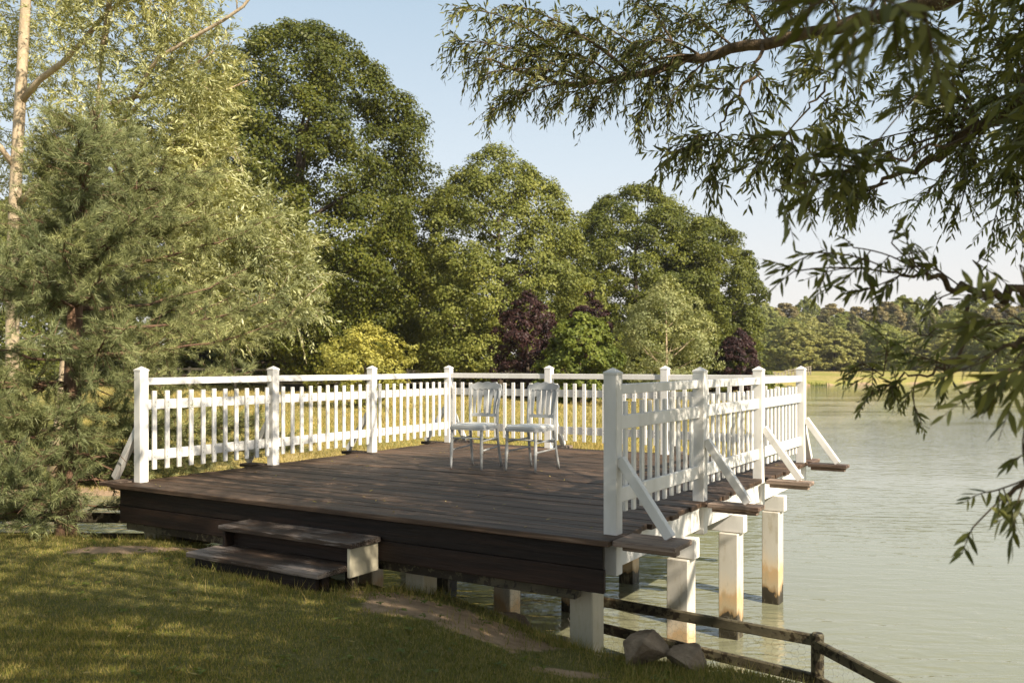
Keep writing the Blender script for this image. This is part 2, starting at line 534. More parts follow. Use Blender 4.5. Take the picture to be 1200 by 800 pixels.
# joists across, bearers over the pile rows, piles
for k in range(11):
    uu = .22 + k * .45
    b = MB(); ubox(b, uu, uu + .05, -.05, DL - .01, -.225, -.045); b.build('joist', M['oldwood'], deck)
PV = [.06, 1.30, 2.55, 3.92]
PU = [.16, 1.75, 3.32, DW - .02]
for j, vv in enumerate(PV):
    b = MB(); ubox(b, -.10, DW + (.115 if j else -.12), vv - .05, vv + .05, -.395, -.235, .006)
    b.build('cross_beam', M['white'] if j else M['cream'], deck)
for vv in PV:
    for uu in PU:
        if vv == PV[0] and uu == PU[-1]:
            uu = 4.74
        p = D(uu, vv)
        zb = min(-.9, gz(p[0], p[1]) - .4)
        b = MB()
        b.box((p[0], p[1], (zb + DZ - .40) / 2), UX, UY, UZ, .088, .088, (DZ - .402 - zb) / 2, .007)
        b.build('pile', M['shaded_pile'] if vv == PV[0] else M['pile'], deck, origin=(p[0], p[1], zb))
# boards that stick out to carry the braces
VP = [0, DL / 3, 2 * DL / 3, DL]
UP = [0, DW / 3, 2 * DW / 3, DW]
OUT = .52
for k, vv in enumerate(VP):
    for sd in (-1, 1):
        b = MB()
        off = -.17 if k == 0 else 0
        ext = OUT if sd > 0 else (.33 if k == 0 else .42)
        u0, u1 = (DW + .10, DW + ext) if sd > 0 else (-ext, -.10)
        if k == 0:
            ubox(b, u0, u1, -.225, .085, -.036, .002, .006)
            ubox(b, u0 + .02, u1 - .03, -.12, -.05, -.080, -.038, .006)
        else:
            ubox(b, u0, u1, vv - .115, vv + .06, -.036, .002, .006)
            ubox(b, u0 + .02, u1 - .03, vv - .06, vv + .01, -.075, -.038, .006)
        b.build('brace_board', M['ledge'], deck)
for uu in UP:
    b = MB(); ubox(b, uu - .10, uu + .10, DL + .125, DL + .5, -.040, .002, .006); b.build('brace_board', M['ledge'], deck)

# ------------------------------------------------------------------ white picket railings
PH = 1.105

def post_mesh(name, origin, parent, low):
    b = MB()
    hw = .048
    b.box(origin + UZ * (PH - .045 + low) / 2, UX, UY, UZ, hw, hw, (PH - .045 - low) / 2, .005)
    return b.build(name, M['white'], parent, origin=origin)

def cap_mesh(origin, parent):
    b = MB()
    hw = .0505
    z0, z1, z2 = PH - .047, PH - .033, PH
    vs = [origin + UX * sx * hw + UY * sy * hw + UZ * z for z in (z0, z1) for sx, sy in ((-1, -1), (1, -1), (1, 1), (-1, 1))] + [origin + UZ * z2]
    b.add(vs, [(0, 3, 2, 1), (0, 1, 5, 4), (1, 2, 6, 5), (2, 3, 7, 6), (3, 0, 4, 7), (4, 5, 8), (5, 6, 8), (6, 7, 8), (7, 4, 8)])
    o = b.build('post_cap', M['white'], parent, origin=origin)
    return o

def picket_mesh(q, d, face, parent):
    b = MB(); b.box(q + UZ * .487, d, face, UZ, .0240, .0105, .380, .003)
    n0 = len(b.f)
    for zc in (.715, .757, .225, .268):                  # rusty nail heads where it crosses the rails
        b.box(q + UZ * zc + face * .0112 + d * .004 * (1 if zc > .7 else -1), d, face, UZ, .0038, .0012, .0038, .0004)
    o = b.build('picket', M['white'], parent, origin=q)
    o.data.materials.append(M['wire'])
    o.data.polygons.foreach_set('material_index', [0 if i < n0 else 1 for i in range(len(o.data.polygons))])
    return o

def railing(posts, inward, label, brace_posts, low=-.27, npick=11):
    """posts: list of world points at deck level; inward: unit vector towards the deck"""
    posts = [np.asarray(p, float) for p in posts]
    root = empty('picket_railing', posts[0], label, 'railing', 'white picket railings round the deck')
    proto = None
    for k, p in enumerate(posts):
        if proto is None:
            proto = post_mesh('post', p, root, low); cap = cap_mesh(p, proto)
            first = proto
        else:
            c = copy_part(proto, root, p)
            cc = cap.copy(); COL.objects.link(cc); cc.parent = c
    pick = None
    for i in range(len(posts) - 1):
        a, c = posts[i], posts[i + 1]
        d = unit(c - a); L = np.linalg.norm(c - a)
        s0, s1 = a + d * .046, c - d * .046
        sag = random.uniform(-.004, .004)
        b = MB(); b.bar(s0 + UZ * (.960 + sag) + inward * .0, s1 + UZ * (.960 - sag) + inward * .0, .045, .068); b.build('top_rail', M['white'], root)
        for zc, hh in ((.735, .096), (.245, .100)):
            b = MB(); b.bar(s0 + UZ * zc, s1 + UZ * (zc + random.uniform(-.004, .004)), .028, hh); b.build('cross_rail', M['white'], root)
        for k in range(npick):
            t = (k + .85) / (npick + .7)
            q = a + d * L * t + inward * .030
            if pick is None:
                pick = picket_mesh(q, d, inward, root)
                pick0 = d
            else:
                o = copy_part(pick, root, q + UZ * random.uniform(-.005, .005) + d * random.uniform(-.004, .004))
                o.rotation_euler = (0, 0, random.uniform(-.02, .02))
    for k, outw in brace_posts:
        p = posts[k]; outw = np.asarray(outw, float)
        b = MB()
        top = p + outw * .052 + UZ * .50; bot = p + outw * .405 + UZ * .012
        b.bar(top, bot, .060, .064, up=outw)
        b.build('brace', M['white'], root)
    return root

LP = [D(0, v) for v in VP]; RP = [D(DW, v) for v in VP]; BP = [D(u, DL) for u in UP]
railing(LP, UX, 'left white picket railing beside the pine tree', [(k, -UX) for k in range(4)])
railing(RP, -UX, 'right white picket railing over the open lake with diagonal braces outside', [(k, UX) for k in range(4)])
# the back run shares its end posts with the two sides: only its middle posts are its own
def back_railing():
    root = empty('picket_railing', BP[1], 'far white picket railing along the back of the deck, behind both chairs', 'railing', 'white picket railings round the deck')
    p1 = post_mesh('post', BP[1], root, -.27); c1 = cap_mesh(BP[1], p1)
    p2 = copy_part(p1, root, BP[2]); c2 = c1.copy(); COL.objects.link(c2); c2.parent = p2
    pick = None
    for i in range(3):
        a, c = BP[i], BP[i + 1]
        d = unit(c - a); L = np.linalg.norm(c - a)
        s0, s1 = a + d * .052, c - d * .052
        b = MB(); b.bar(s0 + UZ * .960, s1 + UZ * .960, .045, .068); b.build('top_rail', M['white'], root)
        for zc, hh in ((.735, .096), (.245, .100)):
            b = MB(); b.bar(s0 + UZ * zc, s1 + UZ * zc, .028, hh); b.build('cross_rail', M['white'], root)
        for k in range(11):
            q = a + d * L * (k + .85) / 11.7 - UY * .030
            if pick is None:
                pick = picket_mesh(q, d, -UY, root)
            else:
                o = copy_part(pick, root, q + UZ * random.uniform(-.005, .005) + d * random.uniform(-.004, .004))
    for p in (BP[0], BP[1], BP[2], BP[3]):
        b = MB(); b.bar(p + UY * .052 + UZ * .50, p + UY * .405 + UZ * .012, .060, .064, up=UY); b.build('brace', M['white'], root)
back_railing()

# ------------------------------------------------------------------ steps
st = empty('wooden_steps', D(2.45, -.5, -.5), 'two dark brown wooden steps leading up from the lawn to the deck', 'steps')
b = MB(); ubox(b, 1.74, 3.16, -.555, -.225, -.205, -.165, .006); b.build('tread', M['tread'], st)
b = MB(); ubox(b, 1.70, 3.10, -.83, -.42, -.375, -.335, .006); b.build('tread', M['tread'], st)
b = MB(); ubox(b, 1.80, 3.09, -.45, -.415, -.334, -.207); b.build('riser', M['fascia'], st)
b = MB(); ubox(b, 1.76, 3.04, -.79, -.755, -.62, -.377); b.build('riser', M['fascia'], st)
b = MB(); ubox(b, 3.105, 3.135, -.54, -.226, -.42, -.207); b.build('side_panel', M['cream'], st)
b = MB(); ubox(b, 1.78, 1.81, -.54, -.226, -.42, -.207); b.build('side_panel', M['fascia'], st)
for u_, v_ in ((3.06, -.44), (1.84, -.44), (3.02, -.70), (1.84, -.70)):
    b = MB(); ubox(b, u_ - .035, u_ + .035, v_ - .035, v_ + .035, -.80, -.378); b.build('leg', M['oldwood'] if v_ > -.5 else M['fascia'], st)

# ------------------------------------------------------------------ chairs
def make_chair(root):
    o0 = np.array(root.location)
    def P(x, y, z): return o0 + np.array([x, y, z])
    m = M['chair']
    def lathe(p0, p1, prof, n=10):
        p0, p1 = np.asarray(p0), np.asarray(p1)
        b = MB(); b.tube([p0 + (p1 - p0) * t for t, r in prof], [r for t, r in prof], n); return b
    leg = [(0, .017), (.05, .018), (.10, .0165), (.14, .021), (.17, .0155), (.20, .021), (.23, .0165), (.45, .018), (.50, .0205), (.53, .016), (.56, .0205), (.6, .0165), (.85, .0135), (1, .0115)]
    for sx in (-1, 1):
        lathe(P(sx * .180, -.185, .425), P(sx * .188, -.20, 0), leg).build('leg', m, root, True)
        # rear leg runs on upwards as the back post
        b = MB()
        path = [P(sx * .180, .265, 0), P(sx * .172, .215, .22), P(sx * .168, .185, .43), P(sx * .172, .195, .62), P(sx * .185, .235, .86)]
        t = np.linspace(0, 1, 13); pa = np.array(path); s = np.linspace(0, 1, 5)
        pp = np.stack([np.interp(t, s, pa[:, i]) for i in range(3)], 1)
        b.tube(pp, np.interp(t, [0, .4, .5, 1], [.0125, .0165, .018, .0145]), 10)
        b.build('leg', m, root, True)
        for y0, z in ((0, .26), (0, .36)):
            b = MB(); b.tube([P(sx * .184, -.192, z - .06), P(sx * .172, .215, z - .04)], [.0095, .0095], 8); b.build('stretcher', m, root, True)
    b = MB(); b.tube([P(-.182, -.19, .33), P(.182, -.19, .33)], [.0095] * 2, 8); b.build('stretcher', m, root, True)
    b = MB(); b.tube([P(-.17, .205, .29), P(.17, .205, .29)], [.0095] * 2, 8); b.build('stretcher', m, root, True)
    # seat frame and pad
    def slab(z0, z1, inset, rnd, crown=0):
        poly = []
        for sx, sy, w, y in ((-1, -1, .205, -.215), (1, -1, .205, -.215), (1, 1, .180, .205), (-1, 1, .180, .205)):
            cx, cy = sx * (w - inset - rnd), (y - sy * (inset + rnd)); a0 = math.atan2(sy, sx)
            for k in range(5):
                a = a0 + (k - 2) / 4 * math.pi / 2
                poly.append((cx + rnd * math.cos(a), cy + rnd * math.sin(a)))
        n = len(poly); b = MB()
        rings = [(z0, 1.0), (z1 - .006, 1.0), (z1, .975)] + ([(z1 + crown * .6, .85), (z1 + crown, .5)] if crown else [])
        vs = [P(x * k, y * k, z) for z, k in rings for x, y in poly]
        fs = [tuple(range(n))[::-1]]
        for r in range(len(rings) - 1):
            fs += [(r * n + i, r * n + (i + 1) % n, (r + 1) * n + (i + 1) % n, (r + 1) * n + i) for i in range(n)]
        fs.append(tuple((len(rings) - 1) * n + i for i in range(n)))
        return b.add(vs, fs)
    slab(.418, .452, 0, .03).build('seat', m, root)
    slab(.453, .472, .008, .03, .012).build('cushion', M['cushion'], root)
    # back: crest rail, lower rail, five paddle spindles
    def back_y(z): return np.interp(z, [.43, .62, .86, .93], [.185, .195, .235, .25])
    def plate(outline_top, outline_bot, th):
        n = len(outline_top); b = MB(); vs = []
        for off in (-th / 2, th / 2):
            vs += [P(x, back_y(z) + off - .02 * (1 - (x / .19) ** 2) * -1, z) for x, z in outline_top] + [P(x, back_y(z) + off + .02 * (1 - (x / .19) ** 2), z) for x, z in outline_bot]
        fs = []
        for i in range(n - 1):
            fs.append((i, i + 1, n + i + 1, n + i)); o2 = 2 * n
            fs.append((o2 + i + 1, o2 + i, o2 + n + i, o2 + n + i + 1))
            fs.append((i + 1, i, o2 + i, o2 + i + 1)); fs.append((n + i, n + i + 1, o2 + n + i + 1, o2 + n + i))
        fs.append((0, n, 3 * n, 2 * n)); fs.append((n - 1, 2 * n - 1 + 2 * n, 4 * n - 1, 2 * n - 1) if False else (2 * n - 1, n - 1, 3 * n - 1, 4 * n - 1))
        return b.add(vs, fs)
    xs = np.linspace(-.20, .20, 25)
    top = [(x, .900 + .022 * math.cos(x / .20 * math.pi * .5) + .006 * math.cos(x * 60) - (.03 if abs(x) > .19 else 0)) for x in xs]
    bot = [(x, .832 + .016 * abs(math.cos(x / .40 * math.pi * 5))) for x in xs]
    plate(top, bot, .024).build('crest_rail', m, root)
    xs2 = np.linspace(-.168, .168, 21)
    plate([(x, .585 - .012 * abs(math.cos(x / .40 * math.pi * 5))) for x in xs2], [(x, .543) for x in xs2], .02).build('back_rail', m, root)
    for k in range(5):
        x0 = (k - 2) * .062
        zz = np.linspace(.575, .86, 9); ww = np.interp(zz, [.575, .60, .66, .80, .84, .86], [.009, .011, .014, .0245, .022, .012])
        b = MB(); vs = []
        for off in (-.006, .006):
            for z, w in zip(zz, ww):
                xx = x0 * (1 + .10 * (z - .575) / .3)
                y = back_y(z) + .02 * (1 - (xx / .19) ** 2) + off
                vs += [P(xx - w, y, z), P(xx + w, y, z)]
        n = len(zz); fs = []
        for i in range(n - 1):
            a = 2 * i; o2 = 2 * n
            fs += [(a, a + 1, a + 3, a + 2), (o2 + a + 1, o2 + a, o2 + a + 2, o2 + a + 3), (a, a + 2, o2 + a + 2, o2 + a), (a + 3, a + 1, o2 + a + 1, o2 + a + 3)]
        b.add(vs, fs); b.build('spindle', m, root)

ch1 = empty('banquet_chair', (-.40, 9.68, DZ + .003), 'left of the two pale grey spindle back chairs standing on the deck', 'chair', 'pale chairs on the deck')
make_chair(ch1)
ch2 = ch1.copy(); COL.objects.link(ch2); ch2['label'] = 'right of the two pale grey spindle back chairs, nearer the open corner'
for c in list(ch1.children):
    k = c.copy(); COL.objects.link(k); k.parent = ch2
ch2.location = (.205, 9.46, DZ + .003)
ch1.rotation_euler = (0, 0, -.47); ch2.rotation_euler = (0, 0, -.62)

# ------------------------------------------------------------------ rocks
def rock(loc, size, rot, seed, label):
    import bmesh
    bm = bmesh.new(); bmesh.ops.create_icosphere(bm, subdivisions=5, radius=1)
    r = np.random.default_rng(seed)
    planes = [(unit(r.normal(size=3)), r.uniform(.42, .74)) for _ in range(11)]
    V = []
    for v in bm.verts:
        p = np.array(v.co)
        for nrm, dd in planes:
            t = p @ nrm
            if t > dd: p = p - nrm * (t - dd)
        p = p * (1 + .02 * math.sin(p[0] * 9 + seed) * math.sin(p[1] * 8) + .012 * math.sin(p[2] * 23 + p[0] * 17) + .010 * math.sin(p[2] * 51 + p[1] * 37))
        V.append(p * np.array(size))
    V = np.array(V); c, s = math.cos(rot), math.sin(rot)
    V = np.stack([V[:, 0] * c - V[:, 1] * s, V[:, 0] * s + V[:, 1] * c, V[:, 2]], 1) + np.array(loc)
    Fc = np.array([[v.index for v in f.verts] for f in bm.faces]); bm.free()
    o = link_mesh('rock', V, Fc, M['rock'], origin=np.array(loc)); tag(o, label, 'rock', 'rocks at the lawn edge')
    return o
p = at(750, 759, 5.5); rock((p[0], p[1], p[2]), (.19, .145, .145), -.4, 4, 'larger brown angular rock at the grass edge below the right railing')
p = at(806, 775, 5.45); rock((p[0], p[1], p[2]), (.14, .115, .12), .2, 9, 'smaller grey brown rock beside the larger rock at the grass edge')
p = D(3.95, .35); rock((p[0], p[1], gz(p[0], p[1]) + .05), (.22, .16, .14), .3, 14, 'dark rock in the shade under the front of the deck')

# ------------------------------------------------------------------ dark post and rail fences by the shore
def rail_fence(name, pts, label, heights, post_top, mat, rail=(.035, .085), postw=.09, skip_posts=(), group=None, wire=None, step=None):
    pts = [np.asarray(p, float) for p in pts]
    root = empty(name, pts[0], label, 'fence', group)
    proto = None
    for k, p in enumerate(pts):
        if k in skip_posts: continue
        zb = min(gz(p[0], p[1]), p[2]) - .5
        b = MB(); zt = p[2] + post_top
        b.tube([(p[0], p[1], zb), (p[0], p[1], zt - .01), (p[0], p[1], zt)], [postw / 2, postw / 2, postw / 2 * .8], 10)
        b.build('post', mat, root, origin=(p[0], p[1], zb))
    for i in range(len(pts) - 1):
        a, c = pts[i], pts[i + 1]
        n = np.array([-(c - a)[1], (c - a)[0], 0]); n /= np.linalg.norm(n)
        if n[1] > 0: n = -n
        for h in heights:
            j = random.uniform(-.015, .015)
            b = MB(); b.bar(a + UZ * (h + j) + n * (postw / 2 + rail[0] / 2) * 0 + n * .02 * (i % 2), c + UZ * (h - j) + n * .02 * (i % 2), rail[0], rail[1], ch=.008); b.build('rail', mat, root)
    return root
w0 = at(700, 712, 7.0); w1 = at(958, 752, 6.0); w2 = np.array([2.62, 4.75, w1[2] - .06])
w0[2] = .63; w1[2] = .60; w2[2] = .46
shore_fence = rail_fence('shore_fence', [w0, w1, w2], 'dark mossy post and rail fence with wire netting at the near right water edge', [0.0, -.235], .065, M['oldwood'], skip_posts=(0,), postw=.085, rail=(.04, .075))

def netting(a, c, z0, z1, parent):
    a = np.asarray(a, float); c = np.asarray(c, float)
    d = c - a; L = np.hypot(d[0], d[1]); e = d / np.linalg.norm(d)
    b = MB()
    s = .030
    cols = int(L / (1.5 * s)); rows = int((z1 - z0) / (math.sqrt(3) * s)) + 1
    def pt(x, z):
        p = a + e * x
        return np.array([p[0], p[1] + .004 * math.sin(7 * x + z * 20), a[2] + (c[2] - a[2]) * x / L + z])
    for k in range(cols):
        b.tube([pt(k * 1.5 * s + (s * .5 if (r + k) % 2 else 0), z0 + r * math.sqrt(3) * s / 2) for r in range(rows * 2 + 1)], .0007, 3, False)
        if k < cols - 1:
            for r in range(rows * 2 + 1):
                if (r + k) % 2:
                    z = z0 + r * math.sqrt(3) * s / 2
                    b.tube([pt(k * 1.5 * s + .5 * s, z), pt((k + 1) * 1.5 * s, z)], .0007, 3, False)
    b.build('wire_netting', M['wire'], parent)
w_left = w0 + (w0 - w1) / np.linalg.norm(w0 - w1) * .9
netting(w_left, w1, -.62, .03, shore_fence)
netting(w1, w2, -.62, .03, shore_fence)

lf = [np.array([-9.4, 9.75, 0]), np.array([-7.6, 9.45, 0]), np.array([-5.75, 9.25, 0]), np.array([-3.1, 9.15, 0])]
for p in lf: p[2] = .62
rail_fence('shore_fence', lf, 'low dark post and rail fence beneath the pine, left of the deck', [.06, .27], .36, M['oldwood'], rail=(.05, .10), skip_posts=(3,))
b = MB(); path = [np.array([-9.6 + .5 * i, 9.15 - .03 * i, gz(-9.6 + .5 * i, 9.15) + .10 + .02 * math.sin(i * 2.1)]) for i in range(9)]
b.tube(path, [.13 + .012 * math.sin(i * 1.7) for i in range(9)], 12)
o = b.build('fallen_log', M['oldwood'], None, True, origin=path[0]); tag(o, 'dark fallen log on the lawn edge at the foot of the pine', 'log')

# ------------------------------------------------------------------ foliage builders
def diamonds(P, Nn, length, aspect, rng=RNG, T=None, fold=.12):
    n = len(P)
    if T is None:
        T = rdir(n, rng)
    T = unit(T - Nn * (T * Nn).sum(1, keepdims=True)); Bv = np.cross(Nn, T)
    l = np.asarray(length)[:, None] * .5 if np.ndim(length) else np.full((n, 1), length * .5)
    w = l * aspect
    V = np.empty((n, 4, 3))
    V[:, 0] = P - T * l; V[:, 2] = P + T * l
    V[:, 1] = P + Bv * w + Nn * l * fold; V[:, 3] = P - Bv * w + Nn * l * fold
    Fc = np.arange(n * 4).reshape(n, 4)
    return V.reshape(-1, 3), Fc

PROF = {
    'oak': [(0, .45), (.08, .72), (.25, .95), (.45, 1.0), (.62, .95), (.78, .80), (.90, .56), (.97, .28), (1, .05)],
    'dome': [(0, .80), (.12, .98), (.3, 1.0), (.48, .90), (.65, .80), (.80, .64), (.92, .42), (1, .08)],
    'round': [(0, .45), (.15, .82), (.4, 1.0), (.65, .92), (.85, .62), (.96, .3), (1, .05)],
    'loose': [(0, .55), (.15, .85), (.35, 1.0), (.6, .85), (.8, .55), (.92, .28), (1, .05)],
    'tall': [(0, .75), (.2, .9), (.5, 1.0), (.75, .86), (.9, .55), (1, .08)],
    'cone': [(0, .95), (.15, 1.0), (.4, .74), (.7, .40), (.9, .15), (1, .03)],
}

def crown_clumps(H, hb, Rr, kind, n, size, rng, squash=1.0, rough=.17):
    pr = np.array(PROF[kind])
    tt = rng.uniform(0, 1, n * 4); rr_ = np.interp(tt, pr[:, 0], pr[:, 1])
    k = rng.uniform(0, 1, n * 4) < (rr_ + .12) / 1.12
    tt, rr_ = tt[k][:n], rr_[k][:n]
    ph = rng.uniform(0, 2 * math.pi, len(tt))
    q = rng.uniform(0, 6.28, 6)
    nz = (np.sin(3 * ph + q[0] + 5 * tt) + np.sin(5 * ph + q[1] - 9 * tt) + .8 * np.sin(2 * ph + q[2] + 14 * tt) + .7 * np.sin(8 * ph + q[3] + 21 * tt)) / 2.6
    fac = rng.uniform(.80, 1.0, len(tt)); ins = rng.uniform(0, 1, len(tt)) < .16; fac[ins] *= rng.uniform(.35, .85, ins.sum())
    rho = Rr * rr_ * (1 + rough * nz) * fac
    rc = Rr * size * rng.uniform(.65, 1.3, len(tt))
    rho = np.maximum(0, rho - rc * .35)
    z = hb + (H - hb) * (tt * (1 - .03 * nz)) - rc * .3 * (tt > .8)
    C = np.stack([rho * np.cos(ph), rho * np.sin(ph) * squash, z], -1)
    out = unit(np.stack([np.cos(ph) * rr_, np.sin(ph) * rr_, (tt - .35) * 1.1], -1))
    return C, rc, out

def clump_leaves(C, rc, out, m, rng, flat=.72):
    n = len(C)
    q = rdir(n * m, rng).reshape(n, m, 3)
    q = unit(q + out[:, None] * .45 + np.array([0, 0, .25]))
    rad = rng.uniform(.42, 1.14, (n, m, 1)) ** .7
    P = C[:, None] + q * rad * rc[:, None, None] * np.array([1, 1, flat])
    Nn = unit(q * .75 + out[:, None] * .25 + np.array([0, 0, .25]) + rng.normal(size=P.shape) * .42)
    return P.reshape(-1, 3), Nn.reshape(-1, 3)

def wood(loc, lobes, H, r0, mat, root, rng, lean=(0, 0), frac=.72, limbs=True):
    loc = np.asarray(loc, float)
    b = MB()
    n = 9
    tp = []
    for i in range(n):
        t = i / (n - 1)
        tp.append(loc + np.array([lean[0] * t + .12 * r0 * math.sin(5 * t), lean[1] * t + .12 * r0 * math.cos(4 * t), -.3 + (H * frac + .3) * t]))
    rad = [r0 * (1.25 if i == 0 else 1) * (1 - .82 * i / (n - 1)) for i in range(n)]
    b.tube(tp, rad, 10)
    if limbs:
        for (cx, cy, cz, rx, ry, rz) in lobes[:-1]:
            q = loc + np.array([cx, cy, cz])
            t = min(.95, max(.15, (cz - rz * .9 - .12 * H) / (H * frac)))
            s = np.array([np.interp(t * (n - 1), range(n), np.array(tp)[:, k]) for k in range(3)])
            mid = (s + q) / 2 + np.array([0, 0, -.06 * H * rng.uniform(.2, 1)])
            tt = np.linspace(0, 1, 7)[:, None]
            path = (1 - tt) ** 2 * s + 2 * tt * (1 - tt) * mid + tt ** 2 * q
            rr = r0 * .38 * (1 - t * .5)
            b.tube(path, np.linspace(rr, rr * .25, 7), 6)
    return b.build('trunk', mat, root, True)

def tree(name, loc, H, hb, Rr, mat, label, cat='tree', group=None, kind='round', n=300, m=150, leaf=.2, size=.15, aspect=.7, r0=.3, bark=None, seed=1,
         squash=1.0, lean=(0, 0), limbs=14, rough=.17):
    rng = np.random.default_rng(seed)
    loc = np.array([loc[0], loc[1], gz(loc[0], loc[1])])
    root = empty(name, loc, label, cat, group)
    C, rc, out = crown_clumps(H, hb, Rr, kind, n, size, rng, squash, rough)
    pick = rng.choice(len(C), limbs, False) if limbs else []
    wood(loc, [(*C[i], rc[i], rc[i], rc[i]) for i in pick] + [None], H, r0, bark or M['bark'], root, rng, lean, limbs=bool(limbs))
    P, Nn = clump_leaves(C, rc, out, m, rng)
    k = P[:, 2] > .02
    P, Nn = P[k], Nn[k]
    V, Fc = diamonds(P, Nn, leaf * rng.uniform(.6, 1.3, len(P)), aspect, rng)
    link_mesh('crown', V + loc, Fc, mat, root)
    return root

def copy_tree(src, loc, rot, scale, label, group=None, mat=None):
    r = src.copy(); COL.objects.link(r)
    r.location = (loc[0], loc[1], gz(loc[0], loc[1])); r.rotation_euler = (0, 0, rot); r.scale = scale
    r['label'] = label
    if group: r['group'] = group
    for c in src.children:
        k = c.copy(); COL.objects.link(k); k.parent = r
        if mat is not None and k.name.startswith('crown'):
            k.material_slots[0].link = 'OBJECT'; k.material_slots[0].material = mat
    return r

def X(px, Y): return (px - HX) / F * Y

# ------------------------------------------------------------------ the trees across the field
oak = tree('oak_tree', (X(352, 46), 46), 18.9, 1.2, 6.7, M['oak_leaf'], 'tallest dark green oak, rising between the pale left willow and the domed lime tree', kind='oak',
           n=780, m=270, leaf=.16, size=.135, r0=.55, seed=3, limbs=20, rough=.20)
tree('lime_tree', (X(585, 50), 50), 13.6, .3, 5.75, M['lime_leaf'], 'rounded mid green tree with a domed top behind the two chairs', kind='dome', n=680, m=190, leaf=.15, size=.125, r0=.4, seed=8, rough=.12)
tree('oak_tree', (X(745, 62), 62), 13.8, .3, 5.9, M['oak2_leaf'], 'dark green oak with rounded top standing right of the domed lime tree', kind='oak', n=560, m=190, leaf=.18, size=.135, r0=.4, seed=12)
tree('oak_tree', (X(830, 66), 66), 12.6, .3, 4.15, M['oak2_leaf'], 'dark green oak at the lake end of the near treeline, steep on its right side', kind='tall', n=480, m=180, leaf=.18, size=.16, r0=.4, seed=17)
tree('plum_tree', (X(618, 40), 40), 4.7, .1, 1.55, M['purple_leaf'], 'dark purple leaved plum tree in front of the domed lime tree', kind='round', n=230, m=70, leaf=.13, size=.17, r0=.12, seed=21, rough=.4)
tree('plum_tree', (X(690, 46), 46), 5.1, .6, 1.3, M['purple_leaf'], 'purple leaved tree half hidden behind the bright green bush', kind='round', n=150, m=70, leaf=.15, size=.2, r0=.12, seed=22)
tree('plum_tree', (X(866, 56), 56), 4.0, .2, 1.35, M['purple_leaf'], 'small round purple leaved tree at the right end of the treeline by the lake', kind='round', n=150, m=70, leaf=.15, size=.2, r0=.1, seed=23)
tree('hazel_bush', (X(680, 37), 37), 3.75, .0, 1.75, M['bright_leaf'], 'bright green spreading bush between the purple plum and the pale slender tree', 'bush', kind='dome', n=270, m=75, leaf=.14, size=.16, r0=.09, seed=25, rough=.35)
tree('birch_tree', (X(781, 44), 44), 6.0, .5, 2.55, M['birch_leaf'], 'pale grey green slender tree with thin upright stems, in front of the right oaks', kind='loose', n=250, m=80, leaf=.14, size=.17, aspect=.42, r0=.10, bark=M['palebark'], seed=27, rough=.25, limbs=22)
tree('yellow_bush', (X(428, 31), 31), 2.95, .15, 1.55, M['yellow_leaf'], 'yellow green bush in the dry field behind the left railing', 'bush', kind='round', n=230, m=44, leaf=.12, size=.15, aspect=.5, r0=.07, seed=29, rough=.5)
tree('round_shrub', (X(897, 60), 60), 1.75, .0, .95, M['bright_leaf'], 'small round bright green shrub right of the small purple tree', 'shrub', kind='round', n=80, m=60, leaf=.13, size=.25, r0=.05, seed=31)

# understorey and second row that close the view beneath and between the crowns
us = None
USP = [(250, 54, 1.5, 'dark leafy shrub in the shade below the tall oak, left of its trunk'), (322, 56, 1.7, 'dark leafy shrub in the shade behind the trunk of the tall oak'), (375, 52, 1.3, 'dark shrub in the shade just left of the yellow bush'),
       (448, 54, 1.6, 'dark green shrub in the shade behind the yellow bush'), (500, 52, 1.3, 'dark shrub under the left skirts of the domed lime tree'),
       (556, 55, 1.2, 'dark shrub in the shade behind the left chair'), (720, 52, 1.3, 'dark shrub between the bright bush and the pale slender tree'), (838, 58, 1.2, 'dark shrub between the pale slender tree and the small purple tree')]
for i, (px, Y, s, lab) in enumerate(USP):
    if us is None:
        us = tree('understorey_shrub', (X(px, Y), Y), 3.2, .05, 2.3, M['oak_leaf'], lab, 'shrub', 'dark shrubs under the treeline', kind='dome', n=150, m=100, leaf=.2, size=.2, r0=.1, seed=40)
        us.scale = (s, s, s)
    else:
        copy_tree(us, (X(px, Y), Y), i * 1.3, (s, s, s * (.85 + .1 * (i % 3))), lab, 'dark shrubs under the treeline')
BK = [(60, 62, .95, 'second row tree far behind the left willow, nearest the left edge'), (180, 66, 1.0, 'second row tree behind the pale willow, left of the tall oak'), (410, 72, .78, 'second row tree filling the gap behind the tall oak'),
      (505, 70, .72, 'second row tree in the gap between tall oak and lime tree'), (655, 78, .74, 'second row tree in the gap between lime tree and right oaks'), (790, 84, .80, 'second row tree behind the pale slender tree')]
bk = None
for i, (px, Y, s, lab) in enumerate(BK):
    if bk is None:
        bk = tree('woodland_tree', (X(px, Y), Y), 14.5, .3, 6.2, M['oak2_leaf'], lab, 'tree', 'second row of woodland trees', kind='dome', n=300, m=120, leaf=.30, size=.16, r0=.35, seed=51)
        bk.scale = (s, s, s)
    else:
        copy_tree(bk, (X(px, Y), Y), i * 1.7, (s, s, s), lab, 'second row of woodland trees')

